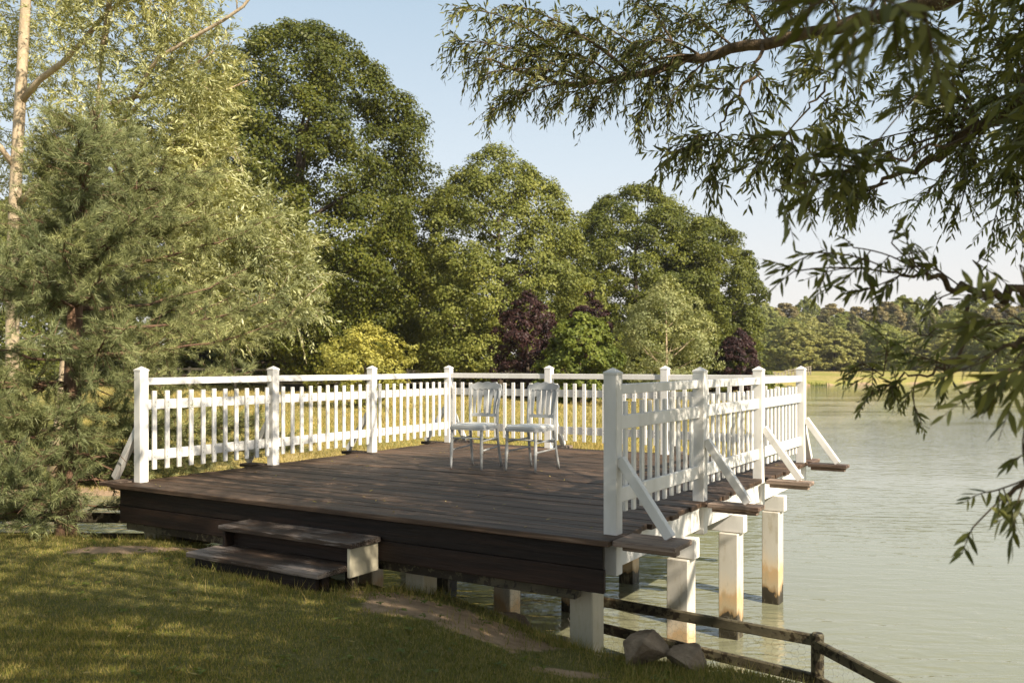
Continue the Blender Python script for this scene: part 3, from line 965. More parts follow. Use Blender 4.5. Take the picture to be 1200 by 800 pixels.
# far wood beyond the lake
protos = {}
def far(kind, px, Y, h, w, label):
    H0 = {'conifer': 12}.get(kind, 10)
    mats = {'pale': M['wood_pale'], 'green': M['wood_leaf'], 'tan': M['wood_tan'], 'conifer': M['wood_dark'], 'willow': M['wood_pale']}
    nm = {'pale': 'broadleaf_tree', 'green': 'broadleaf_tree', 'tan': 'larch_tree', 'conifer': 'conifer_tree', 'willow': 'willow_bush'}[kind]
    g = 'trees of the far wood beyond the lake'
    if kind not in protos:
        kw = dict(kind='cone', n=300, m=40, leaf=.34, size=.15, rough=.35) if kind == 'conifer' else dict(kind='tall', n=320, m=42, leaf=.36, size=.16, rough=.3) if kind == 'tan' else dict(kind='dome' if kind == 'willow' else 'tall', n=420, m=48, leaf=.36, size=.125, rough=.28)
        o = tree(nm, (X(px, Y), Y), H0, .2, 2.6 if kind in ('conifer', 'tan') else 4.0, mats[kind], label, 'tree', g, r0=.2, seed=60 + len(protos), limbs=0, **kw)
        protos[kind] = o
    else:
        o = copy_tree(protos[kind], (X(px, Y), Y), px * .37, (1, 1, 1), label, g)
    base = 2.6 if kind in ('conifer', 'tan') else 4.0
    o.scale = (w / base, w / base, h / H0)
    return o
FARL = []
rr = np.random.default_rng(77)
for px in np.arange(870, 1260, 27):
    Y = 205 + rr.uniform(-8, 8)
    FARL.append(('tan' if rr.uniform() < .62 else 'green', px + rr.uniform(-8, 8), Y, rr.uniform(14.5, 17.0), rr.uniform(4.2, 5.4)))
for px, k in ((885, 'green'), (915, 'green'), (942, 'pale'), (968, 'conifer'), (988, 'green'), (1018, 'green'), (1046, 'conifer'), (1068, 'conifer'), (1092, 'conifer'), (1118, 'green'), (1145, 'conifer'), (1172, 'green'), (1205, 'green'), (1240, 'green'), (1000, 'conifer')):
    FARL.append((k, px, 180 + rr.uniform(-6, 6), rr.uniform(10.5, 13.5) if k == 'conifer' else rr.uniform(9.5, 12), rr.uniform(3.0, 3.8) if k == 'conifer' else rr.uniform(4.5, 6)))
for px, k in ((905, 'green'), (930, 'pale'), (958, 'pale'), (978, 'willow'), (1006, 'pale'), (1035, 'green'), (1060, 'pale'), (1085, 'willow'), (1110, 'pale'), (1138, 'willow'), (1165, 'green'), (1195, 'willow'), (1230, 'pale'), (880, 'green')):
    FARL.append((k, px, 152 + rr.uniform(-6, 6), rr.uniform(4.5, 8.0), rr.uniform(3.4, 4.8)))
ORD = ['first', 'second', 'third', 'fourth', 'fifth', 'sixth', 'seventh', 'eighth', 'ninth', 'tenth', 'eleventh', 'twelfth', 'thirteenth', 'fourteenth', 'fifteenth', 'sixteenth', 'seventeenth', 'eighteenth']
KD = {'pale': 'pale green round tree', 'green': 'mid green round tree', 'tan': 'tan brown tall tree', 'conifer': 'dark conifer', 'willow': 'pale low willow'}
for k in KD:
    row = sorted([t for t in FARL if t[0] == k], key=lambda t: t[1])
    for i, t in enumerate(row):
        far(*t, '%s of the far wood, %s such from the left' % (KD[k], ORD[i]))

# ------------------------------------------------------------------ paddock fence below the trees
pf = [(-30, 50), (-24, 49), (-18, 48)]
def paddock(pts, label):
    root = empty('paddock_fence', (*pts[0], gz(*pts[0])), label, 'fence', 'paddock fences along the treeline')
    pr = None
    P3 = []
    for i in range(len(pts) - 1):
        a, c = np.array(pts[i], float), np.array(pts[i + 1], float)
        n = max(1, int(np.linalg.norm(c - a) / 2.2))
        P3 += [a + (c - a) * k / n for k in range(n)]
    P3.append(np.array(pts[-1], float))
    P3 = [np.array([p[0], p[1], gz(p[0], p[1])]) for p in P3]
    for p in P3:
        if pr is None:
            b = MB(); b.box(p + UZ * .45, (1, 0, 0), (0, 1, 0), UZ, .06, .06, .75, .01); pr = b.build('post', M['greywood'], root, origin=p)
        else:
            copy_part(pr, root, p)
    for i in range(len(P3) - 1):
        for h in (.45, .78, 1.08):
            b = MB(); b.bar(P3[i] + UZ * h, P3[i + 1] + UZ * h, .04, .10); b.build('rail', M['greywood'], root)
paddock([(X(170, 45), 45), (X(330, 44), 44), (X(420, 46), 46)], 'grey post and rail fence under the tall oak, left of the yellow bush')
paddock([(X(478, 47), 47), (X(600, 47), 47), (X(720, 50), 50), (X(850, 56), 56)], 'grey post and rail fence running below lime tree and right oaks')
paddock([(X(852, 75), 75), (X(950, 120), 120)], 'distant grey post and rail fence near the small round shrub')

# ------------------------------------------------------------------ twig foliage (willows)
def twigs(P, Dv, length, m, leaf, aspect, rng, droop=.5, curve=True):
    """P roots (n,3), Dv directions (n,3): returns leaf strips along drooping twigs, and twig polylines"""
    n = len(P)
    L = (length * rng.uniform(.6, 1.25, n))[:, None, None]
    s = (np.arange(m) + rng.uniform(.2, .8, (n, m)))[..., None] / m
    s = .06 + .94 * s
    sag = np.array([0, 0, -1.0])
    pos = P[:, None] + Dv[:, None] * L * s + sag * (droop * L * s ** 2 * .6)
    tan = unit(Dv[:, None] + sag * droop * 1.2 * s)
    side = unit(np.cross(tan, rdir(n, rng)[:, None] * np.ones((1, m, 1))))
    up = np.cross(side, tan)
    alt = np.where((np.arange(m) % 2)[None, :, None] == 0, 1., -1.)
    spread = rng.uniform(.45, .95, (n, m, 1))
    ld = unit(tan * 1.0 + side * alt * spread + up * rng.normal(0, .3, (n, m, 1)) + sag * .25)
    ll = leaf * rng.uniform(.55, 1.15, (n, m, 1)) * (1 - .35 * s ** 3)
    nn = unit(np.cross(ld, rdir(n * m, rng).reshape(n, m, 3)) + up * .6)
    w = unit(np.cross(ld, nn)); nn = np.cross(w, ld)
    if curve:
        f = np.array([0, .3, .68, 1.0]); ww = np.array([.12, .95, .75, .0]) * aspect * .5
        c = rng.uniform(-.15, .28, (n, m, 1))
        V = []
        for k in range(4):
            ctr = pos + ld * ll * f[k] - nn * ll * c * f[k] ** 2 + sag * ll * .10 * f[k] ** 2
            if k < 3:
                V += [ctr + w * ll * ww[k], ctr - w * ll * ww[k]]
            else:
                V += [ctr]
        V = np.stack(V, 2)                              # n,m,7,3
        base = (np.arange(n * m) * 7)[:, None]
        q = np.concatenate([base + np.array([0, 1, 3, 2]), base + np.array([2, 3, 5, 4])])
        t3 = base + np.array([4, 5, 6])
        faces = [tuple(r) for r in q] + [tuple(r) for r in t3]
        return V.reshape(-1, 3), (q, t3), (P, Dv, L[:, 0], droop)
    mid = pos + ld * ll * .5
    V = np.stack([pos, mid + w * ll * aspect * .5, pos + ld * ll, mid - w * ll * aspect * .5], 2)
    return V.reshape(-1, 3), (np.arange(n * m * 4).reshape(-1, 4), None), (P, Dv, L[:, 0], droop)

def link_leaves(name, parts, mat, parent):
    """several (V,(quads,tris)) sets -> one mesh"""
    Vs, loops, tot = [], [], []
    off = 0
    for V, (q, t) in parts:
        Vs.append(V); loops.append((q + off).ravel()); tot.append(np.full(len(q), 4, np.int32))
        if t is not None:
            loops.append((t + off).ravel()); tot.append(np.full(len(t), 3, np.int32))
        off += len(V)
    V = np.concatenate(Vs) - wloc(parent); lo = np.concatenate(loops).astype(np.int32); to = np.concatenate(tot)
    me = bpy.data.meshes.new(name)
    me.vertices.add(len(V)); me.vertices.foreach_set('co', V.astype(np.float32).ravel())
    me.loops.add(len(lo)); me.loops.foreach_set('vertex_index', lo)
    me.polygons.add(len(to))
    st_ = np.concatenate([[0], np.cumsum(to)[:-1]]).astype(np.int32)
    me.polygons.foreach_set('loop_start', st_); me.polygons.foreach_set('loop_total', to)
    me.update(calc_edges=True)
    me.materials.append(mat)
    o = bpy.data.objects.new(name, me); COL.objects.link(o); o.parent = parent
    return o

def twig_wood(b, info, r=.0022, n=3):
    P, Dv, L, droop = info
    for p, d, l in zip(P, Dv, L):
        s = np.linspace(0, 1, 4)[:, None]
        b.tube(p + d * l * s + np.array([0, 0, -1.0]) * droop * l * s ** 2 * .6, np.linspace(r, r * .4, 4), n, False)

# pale willow on the left, behind the pine
def left_willow():
    rng = np.random.default_rng(91)
    x0, y0 = X(14, 14.5), 14.5
    y0 = 17.6; x0 = X(14, y0)
    base = np.array([x0, y0, gz(x0, y0)])
    root = empty('willow_tree', base, 'tall pale silvery willow with a light trunk at the far left, behind the pine', 'tree')
    b = MB()
    tp = np.array([base + (0, 0, -.3), at(14, 480, 17.6), at(15, 310, 17.6), at(19, 200, 17.6), at(27, 60, 17.6), at(34, -70, 17.6), at(45, -230, 17.6)])
    b.tube(tp, [.17, .13, .118, .11, .10, .085, .045], 12)
    limbs = []
    def limb(p, q, r, sag=0.0, k=8):
        p, q = np.asarray(p, float), np.asarray(q, float)
        t = np.linspace(0, 1, k)[:, None]
        mid = (p + q) / 2 + np.array([0, 0, sag])
        path = (1 - t) ** 2 * p + 2 * t * (1 - t) * mid + t ** 2 * q
        path[1:-1] += rng.normal(0, .04, (k - 2, 3))
        b.tube(path, np.linspace(r, r * .3, k), 6); limbs.append(path)
    # second stem, and boughs reaching right across the view
    limb(at(60, 560, 17.2), at(120, 60, 16.5), .10, .1)
    limb(at(120, 60, 16.5), at(150, -160, 16.5), .06, .1)
    limb(at(15, 330, 17.6), at(330, 260, 16.0), .07, .5)
    limb(at(20, 240, 17.6), at(250, 60, 16.0), .07, .2)
    limb(at(20, 260, 17.6), at(370, 330, 15.6), .06, .7)
    limb(at(24, 120, 17.6), at(200, -40, 16.0), .07, .2)
    limb(at(60, 300, 17.0), at(230, 160, 15.6), .05, .2)
    limb(at(20, 200, 17.6), at(-120, 60, 16.5), .06, .2)
    limb(at(16, 320, 17.6), at(-140, 250, 17), .06, .2)
    limb(at(100, 230, 16.8), at(285, 200, 16.2), .05, .4)
    limb(at(110, 130, 16.6), at(290, 95, 16.4), .05, .1)
    # bare arching branch top centre-left
    bare = np.array([at(150, 125, 15.6), at(185, 68, 15.4), at(225, 45, 15.2), at(262, 24, 15.1), at(285, 8, 15.0), at(302, -14, 15.0), at(306, -50, 15.0)])
    b.tube(bare, [.045, .035, .032, .028, .026, .022, .014], 7)
    b.tube(np.array([at(278, 14, 15.05), at(277, -5, 15.0), at(279, -30, 15)]), [.014, .011, .008], 5)
    b.tube(np.array([at(330, 385, 15.2), at(345, 362, 15.1), at(362, 345, 15.0), at(378, 332, 15.0)]), [.02, .016, .012, .006], 6)
    b.build('trunk', M['palebark'], root, True)
    # foliage: twigs in clouds placed along the boughs
    C = []
    def cloud(px, py, Y, rx, ry, n):
        if px < 85: Y += 1.6
        c = at(px, py, Y); n = int(n * 1.42)
        d = rdir(n, rng) * rng.uniform(.25, 1, (n, 1)) ** .5
        C.append(c + d * np.array([rx / F * Y, .95, ry / F * Y]))
    for px, py, Y, rx, ry, n in [(140, 30, 16.2, 90, 70, 300), (225, 75, 16, 55, 70, 230), (70, 60, 17, 60, 90, 200), (190, 140, 15.8, 80, 60, 300), (110, 180, 16, 70, 70, 220), (235, 185, 16, 45, 55, 160),
                                 (200, 235, 15.6, 80, 60, 300), (285, 262, 15.8, 48, 45, 180), (325, 300, 15.6, 42, 45, 190), (345, 345, 15.5, 28, 40, 100), (250, 300, 15.6, 60, 50, 210), (270, 360, 15.6, 50, 40, 120), (60, 230, 17.2, 55, 80, 150),
                                 (-30, 100, 17, 70, 120, 260), (-20, 280, 17.3, 70, 100, 220), (170, -50, 16, 110, 70, 300), (40, -80, 17, 100, 80, 260), (130, 270, 16.2, 70, 60, 170), (10, 20, 17.2, 40, 50, 90), (55, 330, 17.5, 60, 60, 130)]:
        cloud(px, py, Y, rx, ry, n)
    P = np.concatenate(C)
    Dv = unit(rdir(len(P), rng) * .8 + np.array([.35, -.1, .25]))
    V, fc, info = twigs(P, Dv, .58, 22, .125, .25, rng, .45, False)
    # twig wood, sparse
    bb = MB()
    sel = rng.choice(len(P), 900, False)
    twig_wood(bb, (P[sel], Dv[sel], info[2][sel], .55), .005)
    bb.build('twigs', M['palebark'], root)
    link_leaves('crown', [(V, fc)], M['silver_leaf'], root)
left_willow()

# pine in front of it
def pine():
    rng = np.random.default_rng(33)
    x0, y0 = -4.42, 8.80
    base = np.array([x0, y0, gz(x0, y0)])
    root = empty('pine_tree', base, 'bushy blue green pine with reddish trunk on the lawn edge left of the deck', 'tree')
    b = MB()
    Y1 = 9.5
    tp = np.array([base + (0, 0, -.2), at(77, 590, 8.8), at(84, 480, 9.0), at(88, 360, 9.3), at(94, 270, 9.4), at(104, 190, 9.5), at(110, 130, 9.5)])
    t = np.linspace(0, 1, 25); s = np.linspace(0, 1, 7)
    tpp = np.stack([np.interp(t, s, tp[:, i]) for i in range(3)], 1)
    b.tube(tpp, np.interp(t, [0, .05, .5, 1], [.14, .105, .075, .03]), 12)
    tw, td = [], []
    z0, z1 = base[2] + .30, tpp[-1][2]
    br_list = []
    z = z0
    while z < z1 - .12:
        k = np.argmin(abs(tpp[:, 2] - z)); c = tpp[k]
        fr = (z - z0) / (z1 - z0)
        for i in range(rng.integers(6, 9)):
            a = rng.uniform(0, 2 * math.pi)
            ln = np.interp(fr, [0, .15, .45, .8, 1], [2.6, 2.9, 2.5, 1.2, .3]) * rng.uniform(.65, 1.08)
            d = np.array([math.cos(a), math.sin(a), 0])
            if d[1] < -.3:
                ln = min(ln, 1.5 * rng.uniform(.6, 1))
            if d[0] < -.1 and fr > .58:
                ln *= .5
            while ln > .35:                              # keep the deck and its left railing clear
                rel = (c + d * ln)[:2] - B0; u_ = rel @ np.array([CO, -SI]); v_ = rel @ np.array([SI, CO])
                lim = -.30 if z < DZ + 1.2 else .55
                if u_ < lim or v_ < -.6 and u_ < .1:
                    break
                ln *= .88
            br_list.append((c, d, ln, fr))
        z += rng.uniform(.17, .26)
    for c, d, ln, fr in br_list:
        kk = 9
        s = np.linspace(0, 1, kk)[:, None]
        rise = .10 + .30 * fr
        path = c + d * ln * s + np.array([0, 0, 1]) * ln * (rise * s - .22 * s * (1 - s) - (.16 * s ** 2 if fr < .35 else 0))
        path[1:] += rng.normal(0, .02, (kk - 1, 3))
        b.tube(path, np.linspace(.017 * (.5 + ln / 2.5), .004, kk), 5, False)
        nshoot = int(12 * ln + 5)
        for j in range(nshoot):
            f = .18 + .82 * (j + rng.uniform(0, 1)) / nshoot
            p = np.array([np.interp(f * (kk - 1), range(kk), path[:, q]) for q in range(3)])
            dd = unit(d * .8 + rng.normal(0, .85, 3) * np.array([1, 1, .7]) + np.array([0, 0, .15]))
            l2 = rng.uniform(.12, .50) * (1.2 - .5 * f)
            e = p + dd * l2
            b.tube([p, (p + e) / 2 + (0, 0, -.01), e], [.005, .004, .002], 3, False)
            for q in np.linspace(.35, 1, 4 if l2 > .25 else 3):
                tw.append(p + dd * l2 * q + rng.normal(0, .02, 3)); td.append(unit(dd + rng.normal(0, .15, 3)))
    # some dead bare twigs low on the trunk
    for i in range(26):
        z = rng.uniform(.5, 1.6); k = np.argmin(abs(tpp[:, 2] - base[2] - z)); a = rng.uniform(-math.pi * .9, .4)
        d = np.array([math.cos(a), math.sin(a), -.1]); l = rng.uniform(.4, 1.0)
        pth = [tpp[k] + d * l * s + np.array([0, 0, -.25 * l * s * s + .05 * math.sin(s * 9)]) for s in np.linspace(0, 1, 6)]
        b.tube(pth, np.linspace(.009, .003, 6), 4, False)
    b.build('trunk', M['pinebark'], root, True)
    P = np.array(tw); Dv = np.array(td)
    n = len(P); m = 44
    f = rng.uniform(-.09, .05, (n, m, 1))
    pos = P[:, None] + Dv[:, None] * f
    q = rdir(n * m, rng).reshape(n, m, 3)
    q = unit(q - Dv[:, None] * (q * Dv[:, None]).sum(-1, keepdims=True) + Dv[:, None] * rng.uniform(.35, 1.3, (n, m, 1)))
    w = unit(np.cross(q, rdir(n * m, rng).reshape(n, m, 3)))
    l = rng.uniform(.055, .10, (n, m, 1))
    V = np.stack([pos + w * .0026, pos - w * .0026, pos + q * l], 2).reshape(-1, 3)
    link_mesh('crown', V, np.arange(n * m * 3).reshape(-1, 3), M['pine_leaf'], root)
    print('pine tufts', n)
pine()

# ------------------------------------------------------------------ big willow that overhangs the view from the right
def near_willow():
    rng = np.random.default_rng(7)
    base = np.array([5.6, .2, gz(5.6, .2)])
    root = empty('willow_tree', base, 'large overhanging willow whose leafy boughs hang in from the upper right', 'tree')
    b = MB(); tws = []
    crot = np.array([5.2, .9, 4.3])
    b.tube([base + (0, 0, -.3), base + (0, .1, .8), base + (-.1, .4, 2.0), crot, crot + (-.8, -1.2, 2.0), crot + (-1.6, -2.4, 4.2)], [.42, .33, .30, .26, .18, .08], 14)
    def smooth(pts, k=4):
        P = np.array(pts, float); n = len(P)
        t = np.linspace(0, n - 1, (n - 1) * k + 1)
        out = []
        for x in t:
            i = min(int(x), n - 2); f = x - i
            p0, p1, p2, p3 = P[max(i - 1, 0)], P[i], P[i + 1], P[min(i + 2, n - 1)]
            out.append(.5 * ((2 * p1) + (-p0 + p2) * f + (2 * p0 - 5 * p1 + 4 * p2 - p3) * f * f + (-p0 + 3 * p1 - 3 * p2 + p3) * f ** 3))
        return np.array(out)
    def bough(pts, r0, r1, n=8):
        P = smooth(pts)
        P[1:-1] += rng.normal(0, .012, (len(P) - 2, 3))
        b.tube(P, np.linspace(r0, r1, len(P)), n, True)
        return P
    def sub(p0, p1, ntw, tl, r=.008, sag=.08, droop=.7, leaf=.080, m=None, spread=.95, pale=False, start=.12, asp=.26):
        if m is None:
            ntw = int(ntw * 1.75); tl = tl * .64; m = 11; leaf *= .79
        p0, p1 = np.asarray(p0, float), np.asarray(p1, float)
        L = np.linalg.norm(p1 - p0)
        t = np.linspace(0, 1, 9)[:, None]
        mid = (p0 + p1) / 2 + np.array([0, 0, sag * L * 2]) + rng.normal(0, .05 * L, 3)
        path = (1 - t) ** 2 * p0 + 2 * t * (1 - t) * mid + t ** 2 * p1
        b.tube(path, np.linspace(r, .0025, 9), 5, False)
        f = start + (1 - start) * rng.uniform(0, 1, ntw) ** .8
        f[-1] = 1.0
        P = np.stack([np.interp(f * 8, range(9), path[:, i]) for i in range(3)], 1)
        T = unit(path[np.minimum((f * 8).astype(int) + 1, 8)] - path[np.minimum((f * 8).astype(int), 7)])
        Dv = unit(T * .8 + rdir(ntw, rng) * spread + np.array([0, 0, -.15]))
        tws.append((P, Dv, tl, m, leaf, droop, pale, asp))
    # main bough
    L1 = bough([crot, np.array([4.6, 2.8, 4.65]), at(1160, -22, 5.0), at(1067, 8, 5.3), at(987, 32, 5.5), at(897, 50, 5.7), at(820, 65, 5.9), at(747, 88, 6.1), at(690, 97, 6.3), at(640, 92, 6.4), at(585, 78, 6.5)], .062, .010, 10)
    S = lambda px, py, Y: at(px, py, Y)
    for a, e, n, tl in [((690, 97, 6.3), (535, 48, 6.5), 26, .34), ((690, 97, 6.3), (545, 12, 6.6), 26, .36), ((740, 88, 6.1), (590, 5, 6.7), 28, .38), ((740, 88, 6.1), (640, 30, 6.4), 26, .38), ((690, 97, 6.3), (570, 85, 6.3), 24, .34),
                        ((700, 97, 6.2), (590, 120, 6.2), 18, .34), ((640, 92, 6.4), (575, 130, 6.2), 10, .30), ((747, 88, 6.1), (655, 120, 6.1), 20, .34), ((747, 88, 6.1), (690, 128, 6.0), 14, .32), ((780, 80, 6.0), (690, 20, 6.6), 28, .38),
                        ((800, 70, 5.9), (745, -5, 6.5), 28, .38), ((820, 65, 5.9), (745, 50, 6.0), 26, .36), ((820, 65, 5.9), (720, 95, 5.8), 20, .34), ((820, 65, 5.9), (745, 140, 5.9), 18, .32), ((840, 62, 5.8), (785, 120, 5.8), 18, .34),
                        ((860, 56, 5.8), (800, 20, 6.3), 26, .36), ((900, 50, 5.7), (850, -8, 6.2), 26, .36), ((940, 42, 5.6), (905, -5, 6.0), 22, .36), ((985, 32, 5.5), (960, -20, 6.0), 20, .36), ((1040, 15, 5.4), (1010, -30, 5.9), 20, .36),
                        ((640, 92, 6.4), (620, 55, 6.5), 18, .36), ((720, 92, 6.2), (660, 65, 6.0), 20, .36), ((780, 80, 6.0), (760, 100, 5.8), 10, .3), ((600, 82, 6.5), (550, 70, 6.3), 12, .32)]:
        sub(S(*a), S(*e), n, tl, .010)
    h1 = bough([at(893, 53, 5.7), at(885, 85, 5.6), at(866, 110, 5.6), at(850, 135, 5.6), at(838, 158, 5.6), at(832, 185, 5.6)], .013, .004, 6)
    for e, n in [((835, 215, 5.6), 16), ((790, 175, 5.6), 16), ((815, 160, 5.5), 16), ((775, 185, 5.7), 10), ((850, 170, 5.5), 10)]:
        sub(at(838, 155, 5.6), S(*e), n, .24, .004, .02, m=10, droop=.5)
    for a, e, n in [((870, 105, 5.6), (825, 105, 5.6), 12), ((866, 110, 5.6), (880, 135, 5.5), 10), ((885, 85, 5.6), (905, 110, 5.5), 10), ((890, 70, 5.6), (850, 90, 5.6), 10)]:
        sub(S(*a), S(*e), n, .22, .004, .02, m=10, droop=.5)
    h2 = bough([at(1005, 36, 5.4), at(993, 62, 5.3), at(980, 88, 5.3), at(962, 112, 5.3), at(940, 136, 5.3), at(915, 165, 5.3)], .011, .004, 6)
    for e, n in [((895, 190, 5.3), 14), ((870, 165, 5.3), 12), ((880, 195, 5.2), 10), ((930, 195, 5.3), 12), ((945, 205, 5.3), 10), ((960, 150, 5.2), 10)]:
        sub(at(925, 155, 5.3), S(*e), n, .22, .004, .02, m=10, droop=.5)
    for a, e, n in [((980, 88, 5.3), (945, 75, 5.3), 12), ((985, 80, 5.3), (1010, 100, 5.2), 10), ((960, 112, 5.3), (985, 130, 5.2), 8), ((990, 65, 5.3), (950, 60, 5.4), 12)]:
        sub(S(*a), S(*e), n, .22, .004, .02, m=10, droop=.5)
    # right hand bough and mass
    L2 = bough([crot + (.0, .1, -.3), np.array([4.3, 2.5, 3.95]), at(1270, 85, 4.4), at(1200, 122, 4.5), at(1150, 150, 4.6), at(1100, 182, 4.7), at(1060, 205, 4.8), at(1020, 222, 4.8)], .07, .006, 8)
    for e, n, tl in [((1050, 110, 4.9), 26, .34), ((1060, 60, 5.0), 28, .34), ((1090, 25, 5.0), 30, .36), ((1125, 75, 4.8), 28, .34), ((1150, 15, 4.8), 30, .36), ((1185, 50, 4.6), 30, .36), ((1020, 165, 4.9), 20, .3), ((1000, 195, 4.8), 16, .28),
                     ((1080, 235, 4.6), 20, .3), ((1125, 245, 4.5), 22, .3), ((1180, 215, 4.4), 24, .32), ((1165, 260, 4.4), 16, .3), ((1200, 10, 4.5), 28, .36), ((1100, 130, 4.7), 26, .32), ((1160, 110, 4.5), 28, .32), ((1035, 30, 5.1), 22, .34), ((1195, 270, 4.3), 18, .32), ((1120, 180, 4.4), 18, .3), ((1190, 165, 4.3), 22, .3)]:
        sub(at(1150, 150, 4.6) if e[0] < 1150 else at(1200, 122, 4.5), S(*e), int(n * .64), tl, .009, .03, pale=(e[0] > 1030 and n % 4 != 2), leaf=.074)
    for e, n in [((960, 232, 4.8), 10), ((985, 245, 4.7), 8), ((1000, 230, 4.7), 10)]:
        sub(at(1040, 214, 4.8), S(*e), n, .24, .006, .01, leaf=.07)
    # middle bough, close to the camera, with the long drooping arm
    L3 = bough([crot + (-.1, .2, -1.0), np.array([3.7, 2.4, 2.95]), at(1290, 352, 3.2), at(1200, 345, 3.2), at(1165, 346, 3.2), at(1130, 340, 3.2), at(1105, 328, 3.15), at(1078, 321, 3.1), at(1040, 319, 3.05)], .026, .004, 8)
    for a, e, n in [((1040, 319, 3.05), (985, 315, 3.0), 7), ((1040, 319, 3.05), (930, 318, 2.95), 8), ((1045, 319, 3.05), (955, 296, 2.9), 6), ((1078, 321, 3.1), (1000, 290, 3.0), 6), ((1085, 322, 3.1), (1045, 285, 3.0), 5), ((1100, 328, 3.1), (1065, 300, 3.1), 4),
                    ((1130, 340, 3.2), (1090, 312, 3.1), 5), ((1130, 340, 3.2), (1085, 358, 3.1), 5), ((1165, 346, 3.2), (1140, 305, 3.1), 5), ((1060, 320, 3.1), (1015, 340, 3.0), 6)]:
        sub(S(*a), S(*e), max(3, int(n * .7)), .15, .003, .02, leaf=.062, m=9, droop=.15)
    h3 = bough([at(1136, 345, 3.2), at(1133, 375, 3.2), at(1130, 400, 3.2), at(1115, 425, 3.2), at(1090, 437, 3.2), at(1062, 443, 3.2), at(1035, 440, 3.2)], .008, .003, 6)
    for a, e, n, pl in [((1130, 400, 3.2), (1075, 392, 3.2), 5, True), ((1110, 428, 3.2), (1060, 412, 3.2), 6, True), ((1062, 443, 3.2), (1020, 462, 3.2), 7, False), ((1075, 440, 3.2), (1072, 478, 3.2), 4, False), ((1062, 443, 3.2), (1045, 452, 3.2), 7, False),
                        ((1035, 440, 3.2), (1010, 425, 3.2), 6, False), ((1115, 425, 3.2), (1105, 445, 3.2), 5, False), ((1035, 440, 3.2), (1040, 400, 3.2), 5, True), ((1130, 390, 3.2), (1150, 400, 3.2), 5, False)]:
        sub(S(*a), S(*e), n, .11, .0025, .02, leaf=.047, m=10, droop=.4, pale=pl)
    # right edge, close
    L4 = bough([crot + (-.15, .2, -1.3), np.array([2.9, 2.0, 2.75]), at(1290, 380, 2.5), at(1215, 392, 2.5), at(1175, 405, 2.45)], .03, .005, 6)
    for e, n in [((1150, 425, 2.4), 6), ((1180, 440, 2.35), 7), ((1205, 350, 2.4), 7), ((1165, 380, 2.4), 5), ((1205, 430, 2.3), 8), ((1150, 350, 2.5), 4), ((1195, 310, 2.6), 6)]:
        sub(at(1215, 392, 2.5), S(*e), max(3, int(n * .7)), .15, .003, .02, leaf=.08, m=9, droop=.4)
    L5 = bough([crot + (-.15, .2, -1.6), np.array([3.1, 2.1, 2.4]), at(1330, 500, 2.6), at(1230, 535, 2.6), at(1205, 570, 2.6), at(1175, 590, 2.6)], .025, .004, 6)
    for e, n in [((1140, 618, 2.6), 4), ((1165, 575, 2.6), 5), ((1200, 520, 2.55), 4), ((1190, 605, 2.55), 5), ((1205, 490, 2.5), 4), ((1205, 620, 2.5), 5)]:
        sub(at(1205, 560, 2.6), S(*e), max(2, int(n * .7)), .12, .003, .02, leaf=.07, m=8, droop=.4)
    # close sprays at the very top and mid
    L6 = bough([crot + (-.6, -.1, -.2), np.array([2.6, 1.3, 3.55]), at(1130, -60, 1.9), at(1050, -25, 1.9), at(980, -5, 1.95)], .03, .005, 6)
    for e, n in [((1035, 25, 1.85), 4), ((1005, 22, 1.85), 4), ((950, 8, 1.9), 4), ((890, 2, 1.95), 3), ((1085, 15, 1.8), 4)]:
        sub(at(1050, -25, 1.9), S(*e), n, .14, .003, .0, leaf=.08, m=8, droop=.4)
    L7 = bough([at(1150, 150, 4.6), at(1110, 170, 4.0), at(1065, 180, 3.5), at(1010, 195, 3.2)], .008, .004, 5)
    for e, n in [((985, 175, 3.1), 5), ((930, 158, 3.0), 4), ((960, 222, 3.1), 5), ((905, 224, 3.0), 4), ((1000, 225, 3.1), 4), ((960, 190, 3.0), 5), ((1075, 112, 3.2), 4)]:
        sub(at(1010, 195, 3.2), S(*e), n, .15, .003, .0, leaf=.085, m=10, droop=.35)
    # crown overhead and to the right, outside the picture; it shades lawn and deck
    wood_b = b
    Ps, Dd = [], []
    def shade(ground_x, ground_y, h, n, rx, ry, rz, zref=.9):
        """a cloud of twigs h metres up whose shadow falls round the given spot"""
        t = h / SUNV[2]
        c = np.array([ground_x, ground_y, zref]) + SUNV * t
        d = rdir(n, rng) * rng.uniform(.1, 1, (n, 1)) ** .5
        q = c + d * np.array([rx, ry, rz])
        up = (q[:, 2] - EYE) * F / np.maximum(q[:, 1], .05)
        ok = (q[:, 1] < .3) | (up > HY + 25) | (abs(q[:, 0] / np.maximum(q[:, 1], .05)) > .62)
        q = q[ok]
        Ps.append(q)
        if len(q) > 10:
            cc = q.mean(0)
            m_ = (crot + cc) / 2 + np.array([0, 0, .5])
            tt = np.linspace(0, 1, 7)[:, None]
            pp = (1 - tt) ** 2 * crot + 2 * tt * (1 - tt) * m_ + tt ** 2 * cc
            uu = (pp[:, 2] - EYE) * F / np.maximum(pp[:, 1], .05)
            b.tube(pp, np.linspace(.07, .015, 7), 6, False)
